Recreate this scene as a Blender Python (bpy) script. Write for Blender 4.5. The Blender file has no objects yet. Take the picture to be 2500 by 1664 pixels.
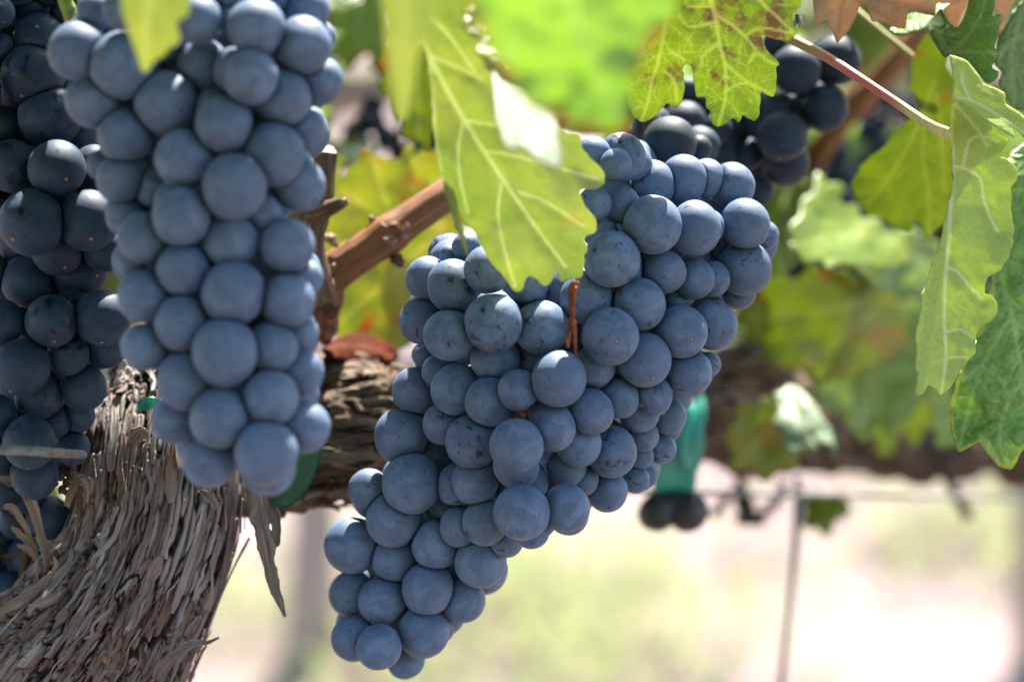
import bpy, math, random
import numpy as np
from mathutils import Vector, geometry

random.seed(7)
RNG = np.random.default_rng(7)
scene = bpy.context.scene
COL = scene.collection

# ------------------------------------------------------------------ camera
CAM = np.array([0.0, 0.0, 1.15])
PITCH = math.radians(-11.0)
LENS, SENSOR = 85.0, 36.0
FPX = LENS / SENSOR * 2500.0            # focal length in photograph pixels
FWD = np.array([0.0, math.cos(PITCH), math.sin(PITCH)])
UP = np.array([0.0, -math.sin(PITCH), math.cos(PITCH)])
RIGHT = np.array([1.0, 0.0, 0.0])
cd = bpy.data.cameras.new('camera')
cam = bpy.data.objects.new('camera', cd)
COL.objects.link(cam)
cam.location = CAM
cam.rotation_euler = (math.radians(90) + PITCH, 0, 0)
cd.lens, cd.sensor_width, cd.sensor_fit = LENS, SENSOR, 'HORIZONTAL'
cd.clip_start, cd.clip_end = 0.02, 400
cd.dof.use_dof = True
cd.dof.focus_distance = 0.645
cd.dof.aperture_fstop = 7.0
scene.camera = cam

# ------------------------------------------------------------------ sky, sun, exposure
SUN_EL, SUN_AZ = math.radians(57), math.radians(16)      # behind the vine, a little to the right
SUN = np.array([math.sin(SUN_AZ) * math.cos(SUN_EL), math.cos(SUN_AZ) * math.cos(SUN_EL), math.sin(SUN_EL)])
world = bpy.data.worlds.new('World')
scene.world = world
world.use_nodes = True
wn = world.node_tree
bg = wn.nodes['Background']
sky = wn.nodes.new('ShaderNodeTexSky')
sky.sky_type = 'NISHITA'
sky.sun_disc = False
sky.sun_elevation, sky.sun_rotation = SUN_EL, SUN_AZ
sky.dust_density = 1.5
wn.links.new(sky.outputs[0], bg.inputs[0])
bg.inputs[1].default_value = 0.14
sd = bpy.data.lights.new('sun', 'SUN')
sd.energy, sd.angle, sd.color = 5.0, math.radians(0.5), (1.0, 0.95, 0.87)
sun = bpy.data.objects.new('sun', sd)
COL.objects.link(sun)
sun.rotation_euler = Vector(SUN).to_track_quat('Z', 'Y').to_euler()
sun.location = (2, 4, 6)
vs = scene.view_settings
vs.view_transform, vs.look, vs.gamma, vs.use_curve_mapping = 'Standard', 'None', 1.0, False
vs.exposure = 2.45
scene.render.engine = 'CYCLES'
scene.cycles.use_denoising = True
scene.cycles.max_bounces = 8
scene.cycles.diffuse_bounces = 4
scene.cycles.transmission_bounces = 6
scene.cycles.caustics_reflective = scene.cycles.caustics_refractive = False

# ------------------------------------------------------------------ helpers
DISP = (0, 0, 0.9424)


def src(pts, z=DISP):
    """pixels measured in an enlargement (origin, scale) -> pixels of the photograph"""
    a = np.array([p[:2] for p in pts], float)
    return np.column_stack([z[0] + a[:, 0] / z[2], z[1] + a[:, 1] / z[2]])


def at(px, py, d):
    """a point at depth d (metres) behind pixel px,py"""
    px, py, d = np.asarray(px, float), np.asarray(py, float), np.asarray(d, float)
    x, y = (px - 1250) / FPX, -(py - 832) / FPX
    return CAM + d[..., None] * (RIGHT * x[..., None] + UP * y[..., None] + FWD)


def path3(pts, z=DISP):
    """[(x,y,depth)] -> world points"""
    s = src(pts, z)
    return at(s[:, 0], s[:, 1], np.array([p[2] for p in pts], float))


def _hash(ix, iy, iz):
    h = (ix * 73856093) ^ (iy * 19349663) ^ (iz * 83492791)
    h = (h ^ (h >> 13)) * 1274126177
    h = h ^ (h >> 16)
    return (h & 0xffff) / 32767.5 - 1.0


def noise(p):
    p = np.asarray(p, float)
    i = np.floor(p).astype(np.int64)
    f = p - i
    u = f * f * (3 - 2 * f)
    r = 0
    for a in (0, 1):
        wa = u[:, 0] if a else 1 - u[:, 0]
        for b in (0, 1):
            wb = u[:, 1] if b else 1 - u[:, 1]
            for c in (0, 1):
                wc = u[:, 2] if c else 1 - u[:, 2]
                r = r + wa * wb * wc * _hash(i[:, 0] + a, i[:, 1] + b, i[:, 2] + c)
    return r


def fbm(p, o=4):
    r, a = 0, 1.0
    p = np.asarray(p, float)
    for k in range(o):
        r = r + a * noise(p * 2 ** k + 17.3 * k)
        a *= 0.5
    return r


def mesh_obj(name, v, f, mat=None, parent=None, attrs=None, smooth=True, loc=(0, 0, 0), mats=None, midx=None):
    """one mesh object; f is a list of (n,3)/(n,4) index arrays"""
    v = np.asarray(v, np.float32)
    me = bpy.data.meshes.new(name)
    fs = [np.asarray(a, np.int32) for a in (f if isinstance(f, list) else [f]) if len(a)]
    me.vertices.add(len(v))
    me.vertices.foreach_set('co', v.ravel())
    tot = np.concatenate([np.full(len(a), a.shape[1], np.int32) for a in fs])
    idx = np.concatenate([a.ravel() for a in fs])
    me.loops.add(len(idx))
    me.loops.foreach_set('vertex_index', idx)
    me.polygons.add(len(tot))
    start = np.concatenate([[0], np.cumsum(tot)[:-1]]).astype(np.int32)
    me.polygons.foreach_set('loop_start', start)
    me.polygons.foreach_set('use_smooth', np.full(len(tot), smooth))
    if midx is not None:
        me.polygons.foreach_set('material_index', np.asarray(midx, np.int32))
    for k, a in (attrs or {}).items():
        a = np.asarray(a, np.float32)
        if a.ndim == 1:
            me.attributes.new(k, 'FLOAT', 'POINT').data.foreach_set('value', a)
        else:
            me.attributes.new(k, 'FLOAT_VECTOR', 'POINT').data.foreach_set('vector', a.ravel())
    for m in (mats or ([mat] if mat else [])):
        me.materials.append(m)
    me.update(calc_edges=True)
    o = bpy.data.objects.new(name, me)
    COL.objects.link(o)
    o.location = loc
    if parent:
        o.parent = parent
    return o


def thing(name, label, cat, loc, group=None):
    o = bpy.data.objects.new(name, None)
    o.empty_display_size = 0.01
    COL.objects.link(o)
    o.location = loc
    return tag(o, label, cat, group)


def tag(o, label=None, cat=None, group=None, kind=None):
    for k, x in (('label', label), ('category', cat), ('group', group), ('kind', kind)):
        if x:
            o[k] = x
    return o


class G:
    """tiny collector that joins pieces into one mesh"""
    def __init__(s):
        s.v, s.t, s.q, s.n, s.at = [], [], [], 0, {}

    def add(s, v, tri=None, quad=None, **attrs):
        s.v.append(np.asarray(v, float))
        if tri is not None and len(tri):
            s.t.append(np.asarray(tri) + s.n)
        if quad is not None and len(quad):
            s.q.append(np.asarray(quad) + s.n)
        for k, a in attrs.items():
            s.at.setdefault(k, []).append(np.asarray(a, float))
        s.n += len(v)
        return s

    def build(s, name, mat, parent=None, origin=(0, 0, 0), smooth=True):
        f = []
        if s.t: f.append(np.concatenate(s.t))
        if s.q: f.append(np.concatenate(s.q))
        return mesh_obj(name, np.concatenate(s.v) - np.asarray(origin), f, mat, parent,
                        {k: np.concatenate(a) for k, a in s.at.items()}, smooth)


def spline(p, n):
    """Catmull-Rom through the rows of p, n samples"""
    p = np.asarray(p, float)
    if len(p) == 2:
        t = np.linspace(0, 1, n)[:, None]
        return p[0] * (1 - t) + p[1] * t
    q = np.vstack([2 * p[0] - p[1], p, 2 * p[-1] - p[-2]])
    t = np.linspace(0, len(p) - 1 - 1e-9, n)
    i = t.astype(int)
    f = (t - i)[:, None]
    a, b, c, d = q[i], q[i + 1], q[i + 2], q[i + 3]
    return 0.5 * (2 * b + (c - a) * f + (2 * a - 5 * b + 4 * c - d) * f ** 2 + (3 * b - a - 3 * c + d) * f ** 3)


def frames(p):
    t = np.gradient(p, axis=0)
    t /= np.linalg.norm(t, axis=1)[:, None] + 1e-12
    n = np.zeros_like(p)
    a = np.array([0, 0, 1.0]) if abs(t[0, 2]) < 0.9 else np.array([1.0, 0, 0])
    n[0] = np.cross(t[0], a)
    n[0] /= np.linalg.norm(n[0])
    for i in range(1, len(p)):
        m = n[i - 1] - t[i] * np.dot(n[i - 1], t[i])
        n[i] = m / (np.linalg.norm(m) + 1e-12)
    return t, n, np.cross(t, n)


def tube(pts, rad, ns=12, n=24, disp=None, cap=True):
    """swept tube -> verts, tris, quads, (u, v) ; disp(ang, s, len) returns a radius multiplier"""
    pr = spline(np.column_stack([pts, rad]), n)
    p, r = pr[:, :3], pr[:, 3]
    t, a, b = frames(p)
    th = np.linspace(0, 2 * np.pi, ns, endpoint=False)
    s = np.concatenate([[0], np.cumsum(np.linalg.norm(np.diff(p, axis=0), axis=1))])
    TH, S = np.meshgrid(th, s)
    R = np.repeat(r[:, None], ns, 1)
    if disp is not None:
        R = R * disp(TH, S, R)
    v = p[:, None] + R[..., None] * (np.cos(TH)[..., None] * a[:, None] + np.sin(TH)[..., None] * b[:, None])
    v = v.reshape(-1, 3)
    i = np.arange(n - 1)[:, None] * ns
    j = np.arange(ns)[None]
    k = (j + 1) % ns
    quad = np.stack([i + j, i + k, i + ns + k, i + ns + j], -1).reshape(-1, 4)
    uv = np.column_stack([np.cos(TH).ravel() * R.mean(), S.ravel(), np.sin(TH).ravel() * R.mean()])
    tri = []
    if cap:
        m = len(v)
        v = np.vstack([v, p[0], p[-1]])
        uv = np.vstack([uv, [0, 0, 0], [0, s[-1], 0]])
        jj = np.arange(ns)
        kk = (jj + 1) % ns
        tri = np.vstack([np.column_stack([np.full(ns, m), kk, jj]),
                         np.column_stack([np.full(ns, m + 1), (n - 1) * ns + jj, (n - 1) * ns + kk])])
    return v, tri, quad, uv


def ribbon(pts, wid, thick=0.0006, n=30, twist=0.0, rag=0.15, curl=0.3, seed=0, face=None):
    """a thin ragged strip along pts (bark peel); returns verts, quads, uv"""
    pw = spline(np.column_stack([pts, wid]), n)
    p, w = pw[:, :3], pw[:, 3]
    t, a, b = frames(p)
    f = np.asarray(face if face is not None else -FWD, float)
    side = np.cross(t, f)
    side /= np.linalg.norm(side, axis=1)[:, None] + 1e-9
    nor = np.cross(side, t)
    ang = twist * np.linspace(0, 1, n)
    side, nor = (side * np.cos(ang)[:, None] + nor * np.sin(ang)[:, None],
                 nor * np.cos(ang)[:, None] - side * np.sin(ang)[:, None])
    m = 7
    u = np.linspace(-1, 1, m)
    s = np.linspace(0, 1, n)
    rg = 1 + rag * np.stack([fbm(np.column_stack([s * n * 0.13, np.full(n, k * 31.7 + seed * 1.37), np.full(n, 0.5)]), 4) for k in (0, 1)])
    rg = np.clip(np.round(rg * 6) / 6 * 0.5 + rg * 0.5, 0.2, 2)
    prof = np.where(u[None] < 0, u[None] * rg[0][:, None], u[None] * rg[1][:, None])
    off = curl * (u ** 2)[None] * w[:, None]
    hn = 0.12 * noise(np.column_stack([np.tile(u * 3, n), np.repeat(s * 6, m), np.full(n * m, seed * 3.1)])).reshape(n, m) * w[:, None]
    top = p[:, None] + side[:, None] * (prof * w[:, None])[..., None] + nor[:, None] * (off + hn)[..., None]
    bot = top - nor[:, None] * thick
    v = np.vstack([top.reshape(-1, 3), bot.reshape(-1, 3)])
    i = np.arange(n - 1)[:, None] * m
    j = np.arange(m - 1)[None]
    q = np.stack([i + j, i + j + 1, i + m + j + 1, i + m + j], -1).reshape(-1, 4)
    N = n * m
    e = []
    for r0 in range(n - 1):
        e += [[r0 * m, (r0 + 1) * m, N + (r0 + 1) * m, N + r0 * m],
              [r0 * m + m - 1, N + r0 * m + m - 1, N + (r0 + 1) * m + m - 1, (r0 + 1) * m + m - 1]]
    for c in range(m - 1):
        e += [[c, N + c, N + c + 1, c + 1], [(n - 1) * m + c, (n - 1) * m + c + 1, N + (n - 1) * m + c + 1, N + (n - 1) * m + c]]
    q = np.vstack([q, q[:, ::-1] + N, np.array(e)])
    L = np.concatenate([[0], np.cumsum(np.linalg.norm(np.diff(p, axis=0), axis=1))])
    uv = np.column_stack([(u[None] * w[:, None]).ravel() + seed * 0.013, np.repeat(L, m) + seed * 0.37, np.full(n * m, seed * 0.011)])
    return v, q, np.vstack([uv, uv])


def voro(p):
    """3-D cellular noise: nearest and second distance and a random value of the nearest cell"""
    i = np.floor(p).astype(np.int64)
    f1 = np.full(len(p), 9.0)
    f2 = np.full(len(p), 9.0)
    rd = np.zeros(len(p))
    for a in (-1, 0, 1):
        for b in (-1, 0, 1):
            for c in (-1, 0, 1):
                x, y, z = i[:, 0] + a, i[:, 1] + b, i[:, 2] + c
                q = np.stack([x + 0.5 + 0.45 * _hash(x, y, z), y + 0.5 + 0.45 * _hash(x + 71, y + 13, z), z + 0.5 + 0.45 * _hash(x, y + 37, z + 91)], 1)
                d = np.sqrt(((q - p) ** 2).sum(1))
                n = d < f1
                f2 = np.where(n, f1, np.minimum(f2, d))
                rd = np.where(n, _hash(x + 5, y + 7, z + 11), rd)
                f1 = np.where(n, d, f1)
    return f1, f2, rd


FIELD = {}


def shaggy(seed, lump=0.0, swirl=0.0):
    """old vine bark: long overlapping plates with cracks between them, heights in metres"""
    def f(a, s, R):
        aa = a + swirl * s
        x, y, z = (np.cos(aa) * R).ravel(), (np.sin(aa) * R).ravel(), s.ravel()
        w = fbm(np.column_stack([x * 180, y * 180, z * 60]) + seed, 3)
        w2 = fbm(np.column_stack([x * 180, y * 180, z * 60]) + seed + 40, 3)
        p1 = np.column_stack([x / 0.0058 + 0.5 * w, y / 0.0058 + 0.5 * w2, z / 0.062 + 0.4 * w2 + seed])
        a1, b1, r1 = voro(p1)
        p2 = np.column_stack([x / 0.0017 + 0.5 * w2, y / 0.0017 + 0.5 * w, z / 0.034 + 0.4 * w + seed])
        a2, b2, r2 = voro(p2)
        c1 = np.clip(1 - (b1 - a1) / 0.10, 0, 1)
        c2 = np.clip(1 - (b2 - a2) / 0.20, 0, 1)
        rid = noise(np.column_stack([x / 0.0008, y / 0.0008, z / 0.012]) + seed)
        big = fbm(np.column_stack([x * 60, y * 60, z * 14]) + seed, 3)
        tilt = np.clip(z / 0.026 + 0.5 * w2 + seed - np.floor(z / 0.026 + 0.5 * w2 + seed), 0, 1)
        h = 0.0012 * r1 + 0.00045 * r2 - 0.0018 * c1 ** 1.5 - 0.0006 * c2 ** 1.5 + 0.00035 * rid + 0.0022 * big + 0.0008 * tilt
        if lump:
            h = h + lump * fbm(np.column_stack([x * 75, y * 75, z * 34]) + seed * 2, 4)
        FIELD['plate'] = np.concatenate([0.5 + 0.3 * r1 + 0.3 * r2, [0.5, 0.5]])
        FIELD['crack'] = np.concatenate([np.maximum(c1, 0.7 * c2), [0, 0]])
        return 1 + (h / R.ravel()).reshape(a.shape)
    return f


def ico(level):
    t = (1 + 5 ** 0.5) / 2
    v = [(-1, t, 0), (1, t, 0), (-1, -t, 0), (1, -t, 0), (0, -1, t), (0, 1, t), (0, -1, -t), (0, 1, -t), (t, 0, -1), (t, 0, 1), (-t, 0, -1), (-t, 0, 1)]
    f = [(0, 11, 5), (0, 5, 1), (0, 1, 7), (0, 7, 10), (0, 10, 11), (1, 5, 9), (5, 11, 4), (11, 10, 2), (10, 7, 6), (7, 1, 8),
         (3, 9, 4), (3, 4, 2), (3, 2, 6), (3, 6, 8), (3, 8, 9), (4, 9, 5), (2, 4, 11), (6, 2, 10), (8, 6, 7), (9, 8, 1)]
    v = [np.array(x) / np.linalg.norm(x) for x in v]
    for _ in range(level):
        c, g = {}, []

        def mid(a, b):
            k = (min(a, b), max(a, b))
            if k not in c:
                m = v[a] + v[b]
                v.append(m / np.linalg.norm(m))
                c[k] = len(v) - 1
            return c[k]
        for a, b, d in f:
            x, y, z = mid(a, b), mid(b, d), mid(d, a)
            g += [(a, x, z), (b, y, x), (d, z, y), (x, y, z)]
        f = g
    return np.array(v), np.array(f)


SPH = {k: ico(k) for k in (1, 2, 3, 4)}

# ------------------------------------------------------------------ node helpers


class NT:
    def __init__(s, name):
        s.m = bpy.data.materials.new(name)
        s.m.use_nodes = True
        s.t = s.m.node_tree
        s.t.nodes.clear()
        s.out = s.n('ShaderNodeOutputMaterial')

    def n(s, typ, ins=None, **props):
        d = s.t.nodes.new(typ)
        for k, x in props.items():
            setattr(d, k, x)
        for k, x in (ins or {}).items():
            s.set(d.inputs[k], x)
        return d

    def set(s, sock, x):
        if isinstance(x, bpy.types.NodeSocket):
            s.t.links.new(x, sock)
        elif isinstance(x, bpy.types.Node):
            s.t.links.new(x.outputs[0], sock)
        elif isinstance(x, (tuple, list)) and len(x) == 3 and sock.type == 'RGBA':
            sock.default_value = (*x, 1)
        else:
            sock.default_value = x

    def attr(s, name, vec=False):
        d = s.n('ShaderNodeAttribute', attribute_name=name)
        return d.outputs['Vector'] if vec else d.outputs['Fac']

    def math(s, op, a, b=0.0, c=0.0, clamp=False):
        return s.n('ShaderNodeMath', {0: a, 1: b, 2: c}, operation=op, use_clamp=clamp).outputs[0]

    def vmath(s, op, a, b=(0, 0, 0)):
        d = s.n('ShaderNodeVectorMath', {0: a}, operation=op)
        if isinstance(b, (int, float)):
            d.inputs['Scale'].default_value = b
        else:
            s.set(d.inputs[1], b)
        return d.outputs['Value'] if op in ('DOT_PRODUCT', 'LENGTH') else d.outputs['Vector']

    def noise(s, vec, scale, detail=3, rough=0.55, dist=0.0):
        d = s.n('ShaderNodeTexNoise', {'Scale': scale, 'Detail': detail, 'Roughness': rough, 'Distortion': dist})
        s.set(d.inputs['Vector'], vec)
        return d.outputs['Fac']

    def vor(s, vec, scale, feature='F1', rnd=1.0):
        d = s.n('ShaderNodeTexVoronoi', feature=feature)
        s.set(d.inputs['Vector'], vec)
        d.inputs['Scale'].default_value = scale
        d.inputs['Randomness'].default_value = rnd
        return d

    def ramp(s, x, a, b, lo=0.0, hi=1.0, smooth=True):
        d = s.n('ShaderNodeMapRange', {0: x, 1: a, 2: b, 3: lo, 4: hi}, interpolation_type='SMOOTHSTEP' if smooth else 'LINEAR')
        return d.outputs[0]

    def mix(s, f, a, b, blend='MIX'):
        d = s.n('ShaderNodeMix', data_type='RGBA', blend_type=blend)
        s.set(d.inputs[0], f)
        s.set(d.inputs[6], a)
        s.set(d.inputs[7], b)
        return d.outputs[2]

    def bump(s, h, strength=0.5, dist=0.001):
        return s.n('ShaderNodeBump', {'Height': h, 'Strength': strength, 'Distance': dist}).outputs[0]

    def done(s, sh):
        s.t.links.new(sh if isinstance(sh, bpy.types.NodeSocket) else sh.outputs[0], s.out.inputs[0])
        return s.m


def principled(t, **k):
    names = {'base': 'Base Color', 'rough': 'Roughness', 'spec': 'Specular IOR Level', 'normal': 'Normal', 'metal': 'Metallic',
             'sheen': 'Sheen Weight', 'sheenr': 'Sheen Roughness', 'dr': 'Diffuse Roughness', 'sheent': 'Sheen Tint'}
    return t.n('ShaderNodeBsdfPrincipled', {names[a]: b for a, b in k.items()})


def grape_mat(name, bloom, bloom2, skin, cover=0.46, dots=True, spec=0.35):
    t = NT(name)
    loc = t.attr('gp', True)
    rnd = t.attr('gr')
    off = t.n('ShaderNodeCombineXYZ', {0: t.math('MULTIPLY', rnd, 37.0), 1: t.math('MULTIPLY', rnd, 91.0), 2: t.math('MULTIPLY', rnd, 13.0)}).outputs[0]
    p = t.vmath('ADD', loc, off)
    big = t.noise(p, 1.6, 5, 0.6, 0.4)
    bl = t.mix(t.ramp(big, 0.38, 0.62), bloom, bloom2)
    bl = t.mix(t.math('MULTIPLY', t.ramp(rnd, 0, 1), 0.45), bl, tuple(c * 0.62 for c in bloom))
    fine = t.noise(p, 26, 3, 0.7)
    bl = t.mix(t.ramp(fine, 0.35, 0.75, 0.0, 0.22), bl, tuple(c * 0.55 for c in bloom))
    # rubbed patches and scratches where the wax is gone
    rub = t.noise(p, 2.2, 6, 0.62, 0.6)
    st = t.n('ShaderNodeMapping', {'Vector': p, 'Scale': (7.0, 1.2, 2.0), 'Rotation': (0.4, 0.7, 0.3)}).outputs[0]
    scr = t.math('MULTIPLY', t.ramp(t.noise(st, 2.2, 5, 0.7), 0.58, 0.64), t.ramp(t.noise(p, 1.3, 1), 0.54, 0.62))
    rubm = t.math('MAXIMUM', t.ramp(t.math('ADD', rub, t.math('MULTIPLY', t.math('SUBTRACT', t.math('FRACT', t.math('MULTIPLY', rnd, 7.31)), 0.5), 0.16)), 1.0 - cover + 0.05, 1.0 - cover + 0.15), t.math('MULTIPLY', scr, 0.9), clamp=True)
    col = t.mix(t.math('MULTIPLY', rubm, 0.85), bl, skin)
    if dots:
        v = t.vor(p, 4.2)
        sz = t.n('ShaderNodeSeparateColor', {0: v.outputs['Color']})
        d = t.math('SUBTRACT', v.outputs['Distance'], t.math('MULTIPLY', sz.outputs[0], 0.05))
        dm = t.math('MULTIPLY', t.ramp(d, 0.055, 0.09, 1, 0), t.ramp(sz.outputs[1], 0.2, 0.25))
        col = t.mix(t.math('MULTIPLY', dm, 0.9), col, (0.012, 0.012, 0.02))
        pole = t.vmath('DOT_PRODUCT', t.vmath('NORMALIZE', loc), (0, 0, -1))
        ring = t.ramp(pole, 0.994, 0.997)
        dot = t.ramp(pole, 0.9974, 0.9985)
        col = t.mix(t.math('MULTIPLY', ring, 0.75), col, (0.03, 0.02, 0.025))
        col = t.mix(dot, col, (0.27, 0.18, 0.09))
        dust = t.vor(p, 5.1)
        col = t.mix(t.math('MULTIPLY', t.ramp(dust.outputs['Distance'], 0.02, 0.04, 1, 0), 0.35), col, (0.5, 0.5, 0.52))
    rough = t.ramp(rubm, 0, 1, 0.62, 0.3)
    nb = t.bump(t.noise(p, 9, 4, 0.6), 0.12, 0.0006)
    b = principled(t, base=col, rough=rough, spec=spec, normal=nb, dr=0.25, sheen=0.02, sheenr=0.4)
    return t.done(b)


def leaf_mat(name, c1, c2, vein, tr_col, tr=0.5, spot=None, spot_amt=0.0, rough=0.42, spec=0.45, net=0.42, netw=0.35, hair=0.0, edgec=None,
             bump=0.5, big=0.05, veinw=0.8, specks=0.0, spotsc=0.09):
    t = NT(name)
    uv = t.attr('luv', True)
    n1 = t.noise(uv, big, 4, 0.6)
    col = t.mix(t.ramp(n1, 0.32, 0.68), c1, c2)
    trc = t.mix(t.ramp(n1, 0.32, 0.68), tr_col, tuple(x * y for x, y in zip(tr_col, (0.72, 0.82, 0.7))))
    fine = t.noise(uv, 1.3, 4, 0.7)
    col = t.mix(t.ramp(fine, 0.3, 0.75, 0, 0.35), col, tuple(x * 0.6 for x in c1))
    warp = t.vmath('ADD', uv, t.vmath('SCALE', t.n('ShaderNodeTexNoise', {'Vector': uv, 'Scale': 0.3}).outputs['Color'], 0.9))
    ve = t.vor(warp, net, 'DISTANCE_TO_EDGE')
    nm = t.ramp(ve.outputs['Distance'], 0.0, 0.06, 1, 0)
    va = t.math('POWER', t.attr('vein'), 0.8)
    col = t.mix(t.math('MULTIPLY', nm, netw), col, vein)
    trc = t.mix(t.math('MULTIPLY', nm, netw * 0.6), trc, vein)
    if spot:
        sm = t.math('MULTIPLY', t.ramp(t.noise(uv, spotsc, 5, 0.65), 0.62 - spot_amt * 0.25, 0.72 - spot_amt * 0.2), 0.85)
        col = t.mix(sm, col, spot)
        trc = t.mix(sm, trc, spot)
    if specks:
        sp = t.math('MULTIPLY', t.ramp(t.noise(uv, 1.1, 3, 0.7), 0.64, 0.7), t.ramp(t.noise(uv, 0.12, 2), 0.5, 0.62))
        col = t.mix(t.math('MULTIPLY', sp, specks), col, (0.72, 0.72, 0.55))
    col = t.mix(t.math('MULTIPLY', va, veinw), col, vein)
    trc = t.mix(t.math('MULTIPLY', va, veinw * 0.7), trc, vein)
    if edgec:
        en = t.math('ADD', t.attr('edge'), t.math('MULTIPLY', t.math('SUBTRACT', t.noise(uv, 0.10, 3), 0.60), 70.0))
        em = t.ramp(en, 1.0, 6.0, 0.8, 0.0)
        col = t.mix(em, col, edgec)
        trc = t.mix(em, trc, edgec)
    if hair:
        hm = t.ramp(t.noise(uv, 2.6, 5, 0.75, 0.5), 0.5, 0.62)
        col = t.mix(t.math('MULTIPLY', hm, hair), col, (0.62, 0.68, 0.52))
    h = t.math('ADD', t.math('MULTIPLY', t.ramp(ve.outputs['Distance'], 0.0, 0.35), 1.0), t.math('MULTIPLY', fine, 0.5))
    nb = t.bump(h, bump, 0.0008)
    b = principled(t, base=col, rough=rough, spec=spec, normal=nb)
    tl = t.n('ShaderNodeBsdfTranslucent', {'Color': trc, 'Normal': nb})
    return t.done(t.n('ShaderNodeMixShader', {0: tr, 1: b.outputs[0], 2: tl.outputs[0]}))


def bark_mat(name, cols, rough=0.9, fib=900.0, bump=0.9, along=40.0, plates=False):
    """fibrous wood; uv attr = (around x, along, around y) in metres"""
    t = NT(name)
    uv = t.attr('uv3', True)
    m1 = t.n('ShaderNodeMapping', {'Vector': uv, 'Scale': (fib, along, fib)}).outputs[0]
    f1 = t.noise(m1, 1.0, 5, 0.65, 0.4)
    m2 = t.n('ShaderNodeMapping', {'Vector': uv, 'Scale': (fib * 0.25, along * 0.6, fib * 0.25)}).outputs[0]
    f2 = t.noise(m2, 1.0, 4, 0.6, 0.6)
    f3 = t.noise(uv, 60.0, 3)
    c = t.mix(t.ramp(f2, 0.36, 0.62), cols[0], cols[1])
    c = t.mix(t.ramp(f1, 0.52, 0.72), c, cols[2])
    c = t.mix(t.math('MULTIPLY', t.ramp(f1, 0.45, 0.3), 0.85), c, cols[3])
    c = t.mix(t.math('MULTIPLY', t.ramp(f3, 0.55, 0.7), 0.6), c, cols[4])
    if plates:
        pl = t.attr('plate')
        c = t.mix(t.math('MULTIPLY', t.ramp(pl, 0.62, 0.95), 0.5), c, cols[2])
        c = t.mix(t.math('MULTIPLY', t.ramp(pl, 0.40, 0.10), 0.7), c, cols[4])
        c = t.mix(t.math('MULTIPLY', t.ramp(t.attr('crack'), 0.2, 0.8), 0.95), c, cols[3])
    nb = t.bump(t.math('ADD', f1, t.math('MULTIPLY', f2, 1.5)), bump, 0.0016)
    return t.done(principled(t, base=c, rough=rough, spec=0.2, normal=nb))


def plain_mat(name, c, rough=0.5, spec=0.4, c2=None, scale=60.0, metal=0.0, tr=0.0, bump=0.2):
    t = NT(name)
    pos = t.n('ShaderNodeTexCoord').outputs['Object']
    n = t.noise(pos, scale, 4, 0.6)
    col = t.mix(t.ramp(n, 0.3, 0.7), c, c2 or tuple(x * 0.75 for x in c))
    b = principled(t, base=col, rough=rough, spec=spec, metal=metal, normal=t.bump(n, bump, 0.0015))
    if not tr:
        return t.done(b)
    tl = t.n('ShaderNodeBsdfTranslucent', {'Color': col})
    return t.done(t.n('ShaderNodeMixShader', {0: tr, 1: b.outputs[0], 2: tl.outputs[0]}))


M = {}
M['grape'] = grape_mat('grape_bloom', (0.108, 0.162, 0.268), (0.068, 0.107, 0.186), (0.008, 0.010, 0.024), 0.43)
M['grape_dark'] = grape_mat('grape_shaded_rubbed', (0.025, 0.052, 0.100), (0.015, 0.032, 0.062), (0.004, 0.005, 0.009), 0.46, spec=0.3)  # shade on the left cluster put into the colour, besides some rubbed wax
M['grape_shade'] = grape_mat('grape_shade_tone', (0.021, 0.039, 0.066), (0.013, 0.025, 0.043), (0.004, 0.005, 0.008), 0.42, spec=0.25)  # darkened colour stands in for deep shade on the rear clusters
M['grape_soft'] = grape_mat('grape_dusty', (0.116, 0.168, 0.276), (0.074, 0.113, 0.192), (0.010, 0.013, 0.028), 0.38)
M['bark'] = bark_mat('weathered_bark', [(0.115, 0.082, 0.072), (0.215, 0.175, 0.158), (0.40, 0.37, 0.35), (0.018, 0.011, 0.010), (0.21, 0.125, 0.078)], along=70, fib=1100, plates=True)
M['bark_pale'] = bark_mat('pale_bark', [(0.30, 0.215, 0.17), (0.36, 0.27, 0.22), (0.42, 0.34, 0.28), (0.18, 0.11, 0.08), (0.24, 0.15, 0.10)], fib=300)  # paler base colour for the background vines
M['bark_dark'] = bark_mat('dark_bark', [(0.075, 0.050, 0.036), (0.12, 0.085, 0.055), (0.24, 0.19, 0.14), (0.02, 0.013, 0.01), (0.13, 0.07, 0.035)], plates=True)
M['peel'] = bark_mat('peeling_bark', [(0.16, 0.12, 0.095), (0.24, 0.19, 0.15), (0.36, 0.32, 0.27), (0.05, 0.035, 0.03), (0.20, 0.12, 0.075)], fib=1400)
M['cane'] = bark_mat('ripe_cane', [(0.155, 0.060, 0.026), (0.22, 0.095, 0.04), (0.33, 0.18, 0.10), (0.06, 0.02, 0.011), (0.10, 0.04, 0.02)], rough=0.55, fib=700, bump=0.6, along=30)
M['spur'] = bark_mat('old_spur', [(0.095, 0.058, 0.036), (0.15, 0.10, 0.062), (0.28, 0.22, 0.16), (0.03, 0.018, 0.012), (0.17, 0.075, 0.038)], fib=700, along=60)
M['cut'] = plain_mat('cut_wood', (0.55, 0.47, 0.40), 0.8, 0.2, (0.28, 0.2, 0.15), 400)
M['bud'] = plain_mat('dry_bud', (0.36, 0.24, 0.16), 0.7, 0.2, (0.14, 0.055, 0.03), 500)
M['stem_green'] = plain_mat('green_stem', (0.20, 0.27, 0.03), 0.5, 0.4, (0.13, 0.17, 0.02), 200)
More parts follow.
